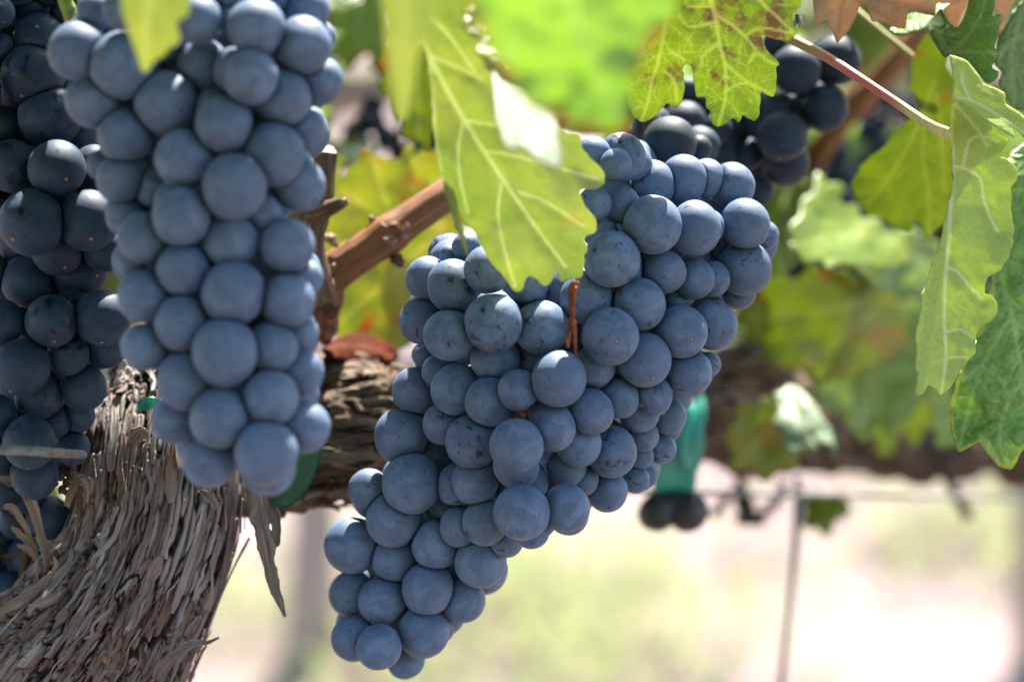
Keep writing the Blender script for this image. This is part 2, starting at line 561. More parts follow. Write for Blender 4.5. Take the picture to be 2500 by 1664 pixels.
M['stem_olive'] = plain_mat('olive_petiole', (0.30, 0.27, 0.07), 0.5, 0.4, (0.24, 0.22, 0.05), 120)
M['stem_dry'] = plain_mat('dry_stalk', (0.26, 0.075, 0.03), 0.8, 0.2, (0.11, 0.03, 0.015), 500)
M['rachis'] = plain_mat('cluster_stalk', (0.06, 0.05, 0.02), 0.7, 0.2, (0.07, 0.03, 0.012), 300)
M['wire'] = plain_mat('galvanised_wire', (0.20, 0.20, 0.19), 0.6, 0.3, (0.10, 0.095, 0.085), 500)
M['teal'] = plain_mat('teal_plastic', (0.03, 0.34, 0.27), 0.3, 0.6, (0.02, 0.24, 0.17), 90, tr=0.15)
M['green_plastic'] = plain_mat('green_plastic', (0.015, 0.13, 0.06), 0.4, 0.5, (0.01, 0.09, 0.04), 90, tr=0.15)
M['black'] = plain_mat('black_rubber', (0.02, 0.022, 0.025), 0.5, 0.4)
M['fly'] = plain_mat('fly_body', (0.03, 0.025, 0.02), 0.4, 0.5)
# pink to ochre petiole
t_ = NT('pink_petiole')
_uv = t_.attr('uv3', True)
_s = t_.n('ShaderNodeSeparateXYZ', {0: _uv}).outputs[1]
_c = t_.mix(t_.ramp(_s, 0.012, 0.026), (0.26, 0.19, 0.045), (0.42, 0.13, 0.11))
_c = t_.mix(t_.ramp(_s, 0.045, 0.054), _c, (0.48, 0.44, 0.16))
_n = t_.noise(_uv, 900, 3)
_c = t_.mix(t_.ramp(_n, 0.5, 0.7, 0, 0.4), _c, (0.24, 0.07, 0.05))
M['stem_pink'] = t_.done(principled(t_, base=_c, rough=0.45, spec=0.4, normal=t_.bump(_n, 0.15, 0.0006)))

M['leaf_under'] = leaf_mat('leaf_underside', (0.38, 0.44, 0.17), (0.30, 0.38, 0.11), (0.62, 0.64, 0.36), (0.46, 0.51, 0.12), 0.5, (0.42, 0.36, 0.06), 0.12,
                           rough=0.65, spec=0.2, net=0.30, netw=0.10, hair=0.05, bump=0.12, veinw=0.95)
M['leaf_white'] = leaf_mat('leaf_pale_tip', (0.19, 0.245, 0.135), (0.16, 0.215, 0.105), (0.26, 0.30, 0.18), (0.26, 0.33, 0.13), 0.45, net=0.25, netw=0.1, rough=0.6, hair=0.3, bump=0.1)
M['leaf_bright'] = leaf_mat('leaf_backlit', (0.30, 0.42, 0.15), (0.28, 0.40, 0.07), (0.46, 0.54, 0.28), (0.43, 0.58, 0.12), 0.55, edgec=(0.52, 0.24, 0.03), big=0.012, bump=0.1, netw=0.1, spec=0.25)
M['leaf_soft'] = leaf_mat('leaf_soft_green', (0.44, 0.50, 0.18), (0.40, 0.47, 0.15), (0.55, 0.58, 0.26), (0.46, 0.50, 0.11), 0.45, bump=0.1, spec=0.15, rough=0.7)
M['leaf_spot'] = leaf_mat('leaf_mottled', (0.23, 0.30, 0.05), (0.16, 0.23, 0.035), (0.56, 0.60, 0.2), (0.38, 0.46, 0.03), 0.5, (0.20, 0.10, 0.075), 0.42,
                          net=0.36, netw=0.38, specks=0.7, bump=0.06, spotsc=0.07, spec=0.25)
M['leaf_dry'] = leaf_mat('leaf_dry_brown', (0.56, 0.36, 0.23), (0.46, 0.27, 0.15), (0.34, 0.19, 0.10), (0.46, 0.30, 0.19), 0.35, rough=0.75, spec=0.15, net=0.22, netw=0.2, bump=0.3)
M['leaf_red'] = leaf_mat('leaf_dry_red', (0.10, 0.016, 0.01), (0.06, 0.022, 0.014), (0.12, 0.05, 0.03), (0.16, 0.02, 0.01), 0.3, rough=0.9, spec=0.02, net=0.3, bump=0.3)
M['leaf_felt'] = leaf_mat('leaf_felted', (0.40, 0.50, 0.09), (0.44, 0.53, 0.13), (0.70, 0.72, 0.40), (0.52, 0.62, 0.03), 0.45, net=0.34, netw=0.14, hair=0.5, rough=0.75, spec=0.15,
                          bump=0.12, veinw=0.95)
M['leaf_top'] = leaf_mat('leaf_upper_side', (0.12, 0.25, 0.040), (0.16, 0.30, 0.05), (0.40, 0.52, 0.16), (0.30, 0.46, 0.02), 0.35, net=0.30, netw=0.14, rough=0.36, spec=0.5, bump=0.6, veinw=0.6,
                         edgec=(0.40, 0.46, 0.06))
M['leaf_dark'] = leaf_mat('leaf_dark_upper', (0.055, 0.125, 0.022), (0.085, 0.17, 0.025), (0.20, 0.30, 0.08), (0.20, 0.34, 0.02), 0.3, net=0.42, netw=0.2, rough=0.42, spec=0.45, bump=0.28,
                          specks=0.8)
M['leaf_olive'] = leaf_mat('leaf_olive', (0.20, 0.27, 0.025), (0.25, 0.26, 0.025), (0.38, 0.42, 0.09), (0.31, 0.37, 0.02), 0.5, (0.40, 0.17, 0.03), 0.22, big=0.09, net=0.3, netw=0.10, bump=0.12, spotsc=0.10)
M['leaf_far'] = leaf_mat('leaf_green_far', (0.16, 0.25, 0.045), (0.22, 0.29, 0.035), (0.36, 0.43, 0.13), (0.32, 0.44, 0.03), 0.4, (0.42, 0.34, 0.04), 0.16, big=0.09, bump=0.12, spotsc=0.10)
M['leaf_pale'] = leaf_mat('leaf_pale_green', (0.17, 0.24, 0.13), (0.12, 0.19, 0.08), (0.5, 0.56, 0.38), (0.34, 0.46, 0.1), 0.3, rough=0.5, spec=0.4, bump=0.1)
M['leaf_yellow'] = leaf_mat('leaf_autumn_yellow', (0.48, 0.46, 0.08), (0.32, 0.40, 0.04), (0.60, 0.58, 0.2), (0.46, 0.47, 0.08), 0.5, (0.52, 0.15, 0.04), 0.30, big=0.10, spotsc=0.12,
                            net=0.3, netw=0.1, bump=0.1)
M['canopy'] = leaf_mat('canopy_leaf', (0.09, 0.15, 0.03), (0.13, 0.19, 0.03), (0.25, 0.3, 0.1), (0.20, 0.30, 0.03), 0.4, bump=0.3)

# ------------------------------------------------------------------ ground
t_ = NT('vineyard_ground')
_p = t_.n('ShaderNodeTexCoord').outputs['Object']
_a = t_.noise(_p, 1.6, 6, 0.62)
_b = t_.noise(_p, 0.9, 4, 0.6, 0.3)
_k = t_.noise(_p, 14.0, 5, 0.7)
_c = t_.mix(t_.ramp(_a, 0.38, 0.62), (0.082, 0.060, 0.058), (0.185, 0.140, 0.133))
_c = t_.mix(t_.ramp(_k, 0.5, 0.75, 0, 0.6), _c, (0.26, 0.215, 0.19))
_g = t_.math('MULTIPLY', t_.ramp(_b, 0.57, 0.67), t_.ramp(_k, 0.3, 0.55, 0.5, 1.0))
_c = t_.mix(_g, _c, (0.20, 0.24, 0.10))
M['ground'] = t_.done(principled(t_, base=_c, rough=0.95, spec=0.1, normal=t_.bump(_k, 0.8, 0.03)))
gx = np.linspace(-60, 60, 121)
GX, GY = np.meshgrid(gx, np.linspace(-30, 150, 181))
gz = 0.0 * GX
gi = (np.arange(180)[:, None] * 121 + np.arange(120)[None]).reshape(-1)
tag(mesh_obj('ground', np.column_stack([GX.ravel(), GY.ravel(), gz.ravel()]), np.column_stack([gi, gi + 1, gi + 122, gi + 121]), M['ground']), kind='structure')

# ------------------------------------------------------------------ leaves


def seg_dist(p, segs):
    """distance of each point to each segment (rows x1,y1,x2,y2)"""
    a, b = segs[:, :2], segs[:, 2:4]
    ab = b - a
    L = (ab ** 2).sum(1) + 1e-9
    t = np.clip(((p[:, None] - a[None]) * ab[None]).sum(-1) / L[None], 0, 1)
    q = a[None] + t[..., None] * ab[None]
    return np.sqrt(((p[:, None] - q) ** 2).sum(-1))


def inside(p, poly):
    x, y = p[:, 0], p[:, 1]
    r = np.zeros(len(p), bool)
    j = len(poly) - 1
    for i in range(len(poly)):
        xi, yi, xj, yj = *poly[i], *poly[j]
        c = ((yi > y) != (yj > y))
        r ^= c & (x < (xj - xi) * (y - yi) / ((yj - yi) if yj != yi else 1e-9) + xi)
        j = i
    return r


def blade(name, outline, depth, veins, mat, parent, origin, z=DISP, step=9.0, thick=0.00028, wav=0.0012, puck=0.0006, sec=True, teeth=2.5, seed=1, saw=0.0):
    """a leaf blade: traced outline + vein network laid over a curved sheet in depth, with real thickness"""
    o = src(outline, z)
    for _ in range(1):                                     # soften corners a little
        nx = np.roll(o, -1, 0)
        f = np.minimum(0.18, 5.0 / (np.hypot(*(nx - o).T) + 1e-6))[:, None]
        o = np.stack([o * (1 - f) + nx * f, o * f + nx * (1 - f)], 1).reshape(-1, 2)
    pts = []
    for a, b in zip(o, np.roll(o, -1, 0)):
        k = max(1, int(np.hypot(*(b - a)) / step))
        pts += [a + (b - a) * i / k for i in range(k)]
    o = np.array(pts)
    tg = np.roll(o, -1, 0) - np.roll(o, 1, 0)
    tg /= np.linalg.norm(tg, axis=1)[:, None] + 1e-9
    o = o + np.column_stack([tg[:, 1], -tg[:, 0]]) * (teeth * noise(np.column_stack([np.arange(len(o)) * 0.37, np.full(len(o), seed * 7.7), np.zeros(len(o))])))[:, None]
    if saw:
        ph = np.arange(len(o)) * step / 62.0 + 0.35 * noise(np.column_stack([np.arange(len(o)) * 0.05, np.full(len(o), seed * 3.1), np.zeros(len(o))]))
        fr = ph - np.floor(ph)
        am = saw * (0.7 + 0.5 * noise(np.column_stack([np.floor(ph), np.full(len(o), seed * 1.7), np.zeros(len(o))])))
        ar = 0.5 * np.sum(o[:, 0] * np.roll(o[:, 1], -1) - np.roll(o[:, 0], -1) * o[:, 1])
        o = o + np.column_stack([tg[:, 1], -tg[:, 0]]) * (math.copysign(1, ar) * am * (np.where(fr < 0.65, fr / 0.65, (1 - fr) / 0.35) - 0.45))[:, None]
    lo, hi = o.min(0), o.max(0)
    xs, ys = np.arange(lo[0], hi[0], step), np.arange(lo[1], hi[1], step * 0.87)
    X, Y = np.meshgrid(xs, ys)
    X[1::2] += step * 0.5
    g = np.column_stack([X.ravel(), Y.ravel()])
    g += RNG.normal(0, step * 0.06, g.shape)
    g = g[inside(g, o)]
    es = np.column_stack([o, np.roll(o, -1, 0)])
    g = g[seg_dist(g, es).min(1) > step * 0.55]
    n0 = len(o)
    allp = np.vstack([o, g])
    vv, _, ff, *_ = geometry.delaunay_2d_cdt([Vector(p) for p in allp], [(i, (i + 1) % n0) for i in range(n0)], [], 1, 1e-5)
    P = np.array([(v.x, v.y) for v in vv])
    T = np.array([f for f in ff if len(f) == 3])
    # vein field
    segs, wid = [], []
    for vn in veins:
        w0 = vn[0] if isinstance(vn[0], (int, float)) else 1.0
        q = src(vn[1:] if isinstance(vn[0], (int, float)) else vn, z)
        q = spline(q, max(6, len(q) * 5))
        L = np.concatenate([[0], np.cumsum(np.linalg.norm(np.diff(q, axis=0), axis=1))])
        for i in range(len(q) - 1):
            segs.append([*q[i], *q[i + 1]])
            wid.append(max(0.62 * step, 6.0 * w0 * (1 - 0.6 * L[i] / L[-1])))
        if sec:
            dlt, sgn = 48.0, 1
            pos = 40.0
            while pos < L[-1] - 15:
                i = int(np.searchsorted(L, pos)) - 1
                d = q[i + 1] - q[i]
                d /= np.linalg.norm(d) + 1e-9
                for sg in (1, -1):
                    if random.random() < 0.25: continue
                    an = sg * math.radians(random.uniform(42, 62))
                    e = np.array([d[0] * math.cos(an) - d[1] * math.sin(an), d[0] * math.sin(an) + d[1] * math.cos(an)])
                    ln = random.uniform(60, 150)
                    a = q[i]
                    for k in range(4):
                        b = a + e * ln / 4
                        segs.append([*a, *b])
                        wid.append(2.2 * (1 - k * 0.18))
                        a = b
                        e = e + 0.12 * d
                        e /= np.linalg.norm(e)
                pos += dlt * random.uniform(0.7, 1.3)
    if segs:
        segs, wid = np.array(segs), np.array(wid)
        dd = seg_dist(P, segs)
        vein = (np.clip(1.25 - dd / wid[None], 0, 1) * np.where(wid < 2.3, 0.5, 1.0)[None]).max(1)
        near = dd.min(1)
    else:
        vein, near = np.zeros(len(P)), np.full(len(P), 20.0)
    edge = seg_dist(P, es).min(1)
    c = (lo + hi) / 2
    s = max(hi - lo) / 2
    u, v = (P[:, 0] - c[0]) / s, (P[:, 1] - c[1]) / s
    dep = depth(u, v) + wav * fbm(np.column_stack([P / 130.0, np.full(len(P), seed * 5.3)]), 3) - puck * np.clip(near / 26.0, 0, 1)
    dep = dep - 0.35 * puck * vein
    F = at(P[:, 0], P[:, 1], dep)
    B = at(P[:, 0], P[:, 1], dep + thick)
    N = len(P)
    # orientation so normals of the front face the camera
    a0 = P[T]
    cr = (a0[:, 1, 0] - a0[:, 0, 0]) * (a0[:, 2, 1] - a0[:, 0, 1]) - (a0[:, 1, 1] - a0[:, 0, 1]) * (a0[:, 2, 0] - a0[:, 0, 0])
    T = np.where((cr > 0)[:, None], T[:, ::-1], T)
    ed = {}
    for f in T:
        for i in range(3):
            k = (f[i], f[(i + 1) % 3])
            if (k[1], k[0]) in ed: ed.pop((k[1], k[0]))
            else: ed[k] = 1
    E = np.array([(b, a, a + N, b + N) for a, b in ed]) if ed else np.zeros((0, 4), int)
    luv = np.column_stack([P / 10.0, np.full(N, seed * 13.0)])
    return mesh_obj(name, np.vstack([F, B]) - origin, [np.vstack([T, T[:, ::-1] + N]), E], mat, parent,
                    {'luv': np.vstack([luv, luv]), 'vein': np.tile(vein, 2), 'edge': np.tile(edge, 2)})


def plane(d0, gx=0.0, gy=0.0, cx=0.0, cy=0.0, cxy=0.0):
    return lambda u, v: d0 + gx * u + gy * v + cx * u * u + cy * v * v + cxy * u * v


LEAF_GROUP = 'vine leaves around the grapes'


def leaf(label, outline, depth, veins, mat, z=DISP, stem=None, smat='stem_olive', extra=None, name='vine_leaf', **k):
    s = src(outline, z)
    c = s.mean(0)
    org = at(c[0], c[1], float(depth(np.zeros(1), np.zeros(1))[0]))
    t = thing(name, label, 'leaf', org, LEAF_GROUP)
    blade('blade', outline, depth, veins, M[mat], t, org, z, **k)
    for (ol, dp, vn, mt, kk) in (extra or []):
        blade('blade_fold', ol, dp, vn, M[mt or mat], t, org, z, **{**k, **kk})
    if stem:
        pts, r = stem
        v, tr, q, uv = tube(path3(pts, z), r, 12, 40)
        mesh_obj('petiole', v - org, [tr, q], M[smat], t, {'uv3': uv})
    return t


Z1 = (780, 0, 2.1778)
Z3 = (1900, 0, 2.6133)
Z4 = (1900, 560, 2.6133)
Z5 = (1480, 0, 3.136)
ZA = (0, 0, 2.449)

# the large pale underside hanging before the middle cluster
leaf('large pale green leaf seen from below in front of the middle cluster',
     [(540, 195), (560, 260), (590, 450), (605, 700), (630, 880), (665, 1000), (715, 1000), (735, 1130), (770, 1180), (820, 1230), (870, 1330), (930, 1420), (990, 1490), (1040, 1550),
      (1075, 1545), (1110, 1465), (1150, 1482), (1195, 1520), (1225, 1505), (1252, 1440), (1275, 1498), (1330, 1490), (1400, 1470), (1410, 1385),
      (1400, 1360), (1425, 1330), (1408, 1262), (1470, 1230), (1475, 1180), (1430, 1110), (1390, 1060), (1385, 1010), (1470, 1002), (1515, 980), (1520, 930), (1480, 870),
      (1400, 800), (1390, 720), (1280, 690), (1240, 600), (1150, 480), (1040, 380), (930, 300), (820, 120), (790, -60), (560, -60), (510, 60)],
     plane(0.590, 0.010, 0.022, 0.006, 0.0),
     [(1.3, (545, 200), (600, 330), (760, 620), (960, 930), (1140, 1190), (1310, 1420)), (1.2, (545, 195), (575, 300), (600, 520), (625, 780), (660, 980)),
      (0.8, (600, 300), (760, 370), (860, 420)), (0.7, (762, 650), (738, 800), (750, 960), (790, 1130)), (0.6, (780, 640), (930, 665)),
      (0.7, (1060, 1020), (1200, 1070), (1400, 1200)), (1.0, (545, 40), (690, 190), (830, 390)), (0.7, (965, 980), (950, 1150), (990, 1350), (1040, 1520)),
      (0.6, (870, 800), (1050, 830), (1300, 900), (1480, 950))],
     'leaf_under', Z1, seed=3, wav=0.002, step=5.5, sec=False,
     extra=[([(660, 960), (700, 990), (722, 1060), (742, 1150), (770, 1250), (803, 1398), (760, 1310), (725, 1215), (692, 1100), (660, 1010)], plane(0.590, 0.004, 0.01), [], None, dict(step=6))])
leaf('whitish green leaf tip in front of the large pale leaf, below the blurred bright leaf',
     [(880, 120), (905, 320), (915, 430), (930, 560), (955, 690), (990, 780), (1030, 812), (1060, 778), (1130, 830), (1200, 888), (1270, 912), (1285, 880), (1290, 820),
      (1268, 740), (1285, 690), (1230, 600), (1180, 500), (1100, 420), (1060, 300), (1000, 100)],
     plane(0.545, 0.012, -0.035, 0.0, 0.01), [(0.8, (930, 150), (1020, 400), (1130, 620), (1260, 890))], 'leaf_white', Z1, seed=5)
leaf('very blurred bright green leaf with orange rim nearest to the camera at top',
     [(1060, -60), (1075, 20), (1120, 110), (1160, 180), (1215, 245), (1285, 275), (1340, 290), (1400, 303), (1445, 297), (1450, 240), (1450, 180), (1500, 100), (1545, 50), (1570, -60)],
     plane(0.442, 0.006, 0.013, 0.004, 0.0), [(1.6, (1290, -40), (1330, 60), (1390, 200), (1430, 290)), (1.0, (1290, -40), (1200, 80), (1150, 150))], 'leaf_bright', DISP, seed=8, wav=0.004)
leaf('narrow blurred pale leaf hanging left of the large pale leaf at the top edge',
     [(868, -60), (884, 80), (893, 180), (905, 255), (925, 290), (948, 240), (965, 120), (1000, 60), (1010, -60)],
     plane(0.478, 0.005, 0.013), [(1.0, (930, -40), (930, 120), (926, 270))], 'leaf_soft', DISP, seed=9)
leaf('yellow green leaf tip hanging blurred in front of the left grape cluster',
     [(712, -60), (728, 60), (760, 180), (800, 290), (828, 390), (852, 438), (890, 430), (922, 370), (990, 332), (1000, 290), (1070, 262), (1082, 220), (1052, 150), (1062, 122), (1130, 92), (1142, -60)],
     plane(0.515, 0.004, 0.011), [(1.2, (890, -50), (870, 150), (860, 420))], 'leaf_soft', ZA, seed=10)
leaf('mottled yellow green lobed leaf with reddish blotches above the dark rear cluster',
     [(470, -60), (1490, -60), (1495, 50), (1448, 82), (1465, 200), (1455, 290), (1390, 320), (1290, 300), (1188, 262), (1195, 310), (1230, 390), (1290, 440), (1328, 495), (1300, 515),
      (1310, 600), (1300, 690), (1280, 748), (1230, 735), (1182, 698), (1180, 800), (1165, 890), (1137, 938), (1080, 910), (1045, 878), (1030, 910), (1005, 946), (973, 903),
      (900, 955), (838, 978), (805, 935), (790, 850), (755, 832), (760, 742), (695, 748), (675, 680), (672, 600), (660, 520), (622, 484), (585, 518), (590, 600), (605, 660), (590, 760),
      (546, 842), (500, 820), (465, 788), (400, 860), (340, 915), (268, 938), (215, 900), (170, 820), (150, 740), (120, 650), (130, 560), (200, 480), (300, 380), (380, 250), (440, 100)],
     plane(0.640, 0.005, 0.013, 0.004, 0.0),
     [(1.1, (790, -30), (830, 110), (855, 250), (870, 350), (905, 480), (915, 600), (910, 760), (858, 960)), (0.9, (835, 110), (960, 190), (1060, 280), (1160, 400), (1240, 470), (1310, 500)),
      (0.7, (850, 340), (740, 430), (735, 500)), (0.7, (1160, 400), (1090, 480)), (0.8, (832, 170), (640, 205), (560, 120)), (1.0, (470, 60), (440, 260), (400, 470), (350, 620), (320, 780), (265, 930)),
      (0.6, (620, 50), (810, 50)), (0.6, (480, 380), (600, 460)), (0.7, (1060, 280), (1170, 215), (1300, 230), (1445, 262)), (0.9, (1150, -30), (1220, 50), (1300, 120), (1440, 260)),
      (0.6, (440, 540), (520, 620), (542, 780)), (0.6, (912, 700), (1030, 640), (1160, 660)), (0.6, (905, 480), (1040, 600), (1180, 680), (1285, 740))],
     'leaf_spot', Z5, seed=12, step=5.5, wav=0.0018)
leaf('dry brown leaf with pointed lobes at the top edge above the pink stalk',
     [(205, -60), (220, 60), (235, 110), (245, 162), (300, 130), (312, 125), (340, 190), (372, 285), (400, 262), (460, 190), (500, 100), (522, 28), (560, 50), (602, 142), (640, 130), (720, 170),
      (812, 188), (820, 88), (860, 80), (940, 95), (1002, 106), (1010, 20), (1130, 30), (1200, -10), (1200, -60)],
     plane(0.668, 0.004, 0.010, 0.006, 0.0, 0.006),
     [(0.9, (420, -40), (400, 100), (372, 270)), (0.9, (420, -40), (640, 80), (800, 180)), (0.7, (420, -40), (800, 30), (990, 95))], 'leaf_dry', Z3, seed=14, wav=0.004, thick=0.0004,
     extra=[([(1050, 60), (1200, -40), (1230, -10), (1180, 90), (1140, 182), (1095, 140)], plane(0.682, 0.0, 0.01), [], None, {}),
            ([(1330, -60), (1560, -60), (1480, 60), (1400, 245), (1385, 200), (1430, 120), (1380, 60)], plane(0.69, 0.01, 0.01), [], None, {})])
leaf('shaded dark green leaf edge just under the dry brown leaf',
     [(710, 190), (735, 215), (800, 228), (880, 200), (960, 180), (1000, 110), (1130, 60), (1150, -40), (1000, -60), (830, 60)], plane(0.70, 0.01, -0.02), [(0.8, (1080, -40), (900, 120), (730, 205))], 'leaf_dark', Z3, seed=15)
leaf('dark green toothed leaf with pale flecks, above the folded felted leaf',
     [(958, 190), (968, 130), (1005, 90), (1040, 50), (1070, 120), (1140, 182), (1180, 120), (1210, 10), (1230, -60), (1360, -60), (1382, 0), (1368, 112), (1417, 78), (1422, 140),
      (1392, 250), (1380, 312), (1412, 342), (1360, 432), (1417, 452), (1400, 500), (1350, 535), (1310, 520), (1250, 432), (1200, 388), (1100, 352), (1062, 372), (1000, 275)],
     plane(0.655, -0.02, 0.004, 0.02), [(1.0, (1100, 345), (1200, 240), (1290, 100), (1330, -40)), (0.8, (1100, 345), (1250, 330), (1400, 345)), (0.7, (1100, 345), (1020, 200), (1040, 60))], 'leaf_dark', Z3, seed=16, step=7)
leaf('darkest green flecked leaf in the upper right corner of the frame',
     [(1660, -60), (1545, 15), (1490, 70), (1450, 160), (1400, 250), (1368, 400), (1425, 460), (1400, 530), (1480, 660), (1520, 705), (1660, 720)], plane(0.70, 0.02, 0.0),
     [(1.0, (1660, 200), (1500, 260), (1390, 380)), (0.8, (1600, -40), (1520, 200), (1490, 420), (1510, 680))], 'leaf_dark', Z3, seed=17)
# the folded felted leaf with its pink petiole
off4 = 560 * 2.6133
A7 = [(1095, 345), (1112, 480), (1100, 700), (1092, 830), (1112, 1000), (1110, 1200), (1060, 1380), (1040, off4 + 40), (980, off4 + 220), (910, off4 + 420), (880, off4 + 650), (873, off4 + 780),
      (880, off4 + 950), (876, off4 + 1062), (925, off4 + 1045), (958, off4 + 990), (985, off4 + 1010), (1020, off4 + 1068), (1072, off4 + 1040), (1130, off4 + 960), (1200, off4 + 850), (1262, off4 + 780),
      (1250, off4 + 700), (1290, off4 + 620), (1350, off4 + 590), (1400, off4 + 535), (1407, off4 + 470), (1365, off4 + 418), (1310, off4 + 410), (1338, off4 + 300), (1420, off4 + 260),
      (1472, off4 + 180), (1505, off4 + 55), (1490, 1370), (1480, 1200), (1532, 1140), (1522, 1060), (1450, 1000), (1400, 1010), (1430, 960), (1472, 900), (1400, 850), (1350, 790), (1300, 700), (1330, 560), (1240, 470)]
leaf('folded light green leaf with woolly underside on a pink stalk at right',
     A7, plane(0.642, 0.035, -0.004, -0.02, 0.0),
     [(1.1, (1100, 600), (1095, 830), (1112, 1000), (1108, 1200), (1085, off4 + 100), (1062, off4 + 400), (1062, off4 + 650), (1070, off4 + 800), (1040, off4 + 1050)),
      (0.55, (1110, 1060), (1200, 1080), (1290, 1140), (1310, 1270), (1360, 1400), (1400, 1480)), (0.5, (1080, off4 + 245), (1150, off4 + 275), (1230, off4 + 370), (1300, off4 + 440)),
      (0.5, (1065, off4 + 650), (1170, off4 + 640), (1240, off4 + 690)), (0.5, (1180, 1060), (1220, 900), (1310, 870), (1400, 900)), (0.6, (1072, off4 + 820), (1150, off4 + 810), (1220, off4 + 820)),
      (0.5, (1105, 640), (1250, 800), (1330, 930))],
     'leaf_felt', Z3, stem=([(-60, 190, 0.672), (60, 240, 0.668), (300, 360, 0.660), (520, 500, 0.652), (760, 660, 0.645), (960, 795, 0.640), (1098, 860, 0.640)], [0.00145, 0.00145, 0.0014, 0.0013, 0.0013, 0.0014, 0.0017]),
     smat='stem_pink', seed=20, step=5.5, puck=0.0009, sec=False,
     extra=[([(1085, 345), (1200, 388), (1250, 440), (1300, 530), (1400, 570), (1452, 600), (1450, 655), (1568, 740), (1680, 830), (1660, 890), (1568, 880), (1475, 800), (1520, 890), (1420, 835), (1340, 780), (1240, 700), (1110, 625), (1112, 480)],
             plane(0.634, 0.012, -0.004), [(0.7, (1110, 615), (1230, 640), (1380, 720), (1568, 850)), (0.7, (1230, 640), (1180, 540), (1170, 470))], None, dict(seed=21))])
leaf('large glossy green leaf with crinkled veins at lower right behind the folded leaf',
     [(1280, 620), (1220, 800), (1130, 950), (1125, 1020), (1100, 1100), (1088, 1170), (1100, 1300), (1142, 1418), (1200, 1400), (1250, 1370), (1285, 1348), (1330, 1420), (1370, 1480),
      (1420, 1520), (1490, 1542), (1530, 1480), (1560, 1400), (1620, 1380), (1720, 1300), (1720, -500), (1600, -560), (1480, -500), (1440, -300), (1440, 40), (1400, 240), (1340, 380)],
     plane(0.672, 0.01, -0.012, 0.02, 0.0),
     [(1.2, (1400, 150), (1450, 400), (1495, 560), (1530, 760), (1560, 950), (1610, 1250)), (1.0, (1495, 560), (1400, 680), (1310, 860), (1240, 1050), (1190, 1250), (1148, 1405)),
      (0.9, (1560, 960), (1480, 1080), (1420, 1250), (1420, 1400), (1490, 1535)), (0.7, (1310, 860), (1210, 930), (1130, 990)), (0.7, (1505, 590), (1600, 650)), (0.7, (1285, 1300), (1300, 1345)),
      (0.7, (1240, 1050), (1150, 1080), (1100, 1150)), (0.7, (1300, 870), (1420, 960), (1480, 1080))],
     'leaf_top', Z4, seed=23, step=7, puck=0.0012, wav=0.003)
leaf('olive green leaf with orange spots hanging behind the pink stalk, slightly blurred',
     [(870, 300), (950, 220), (1080, 350), (1115, 550), (1120, 1000), (1120, 1200), (1070, 1380), (1030, 1450), (950, 1532), (900, 1440), (872, 1408), (850, 1470), (740, 1462), (700, 1390), (600, 1390),
      (540, 1310), (488, 1290), (480, 1150), (530, 1050), (620, 980), (700, 920), (722, 850), (830, 760), (900, 740), (880, 600), (830, 560), (860, 450)],
     plane(0.735, -0.01, 0.012, 0.012), [(1.3, (1000, 520), (900, 780), (780, 1020), (640, 1220), (560, 1300)), (0.9, (930, 800), (920, 1000), (960, 1250), (960, 1490)), (0.9, (1010, 600), (1040, 800), (1050, 1000), (1060, 1220))],
     'leaf_olive', Z3, stem=([(480, 40, 0.745), (510, 80, 0.743), (700, 240, 0.738), (860, 370, 0.735), (1030, 525, 0.733)], [0.0011] * 5), seed=26, saw=13.0, step=7)
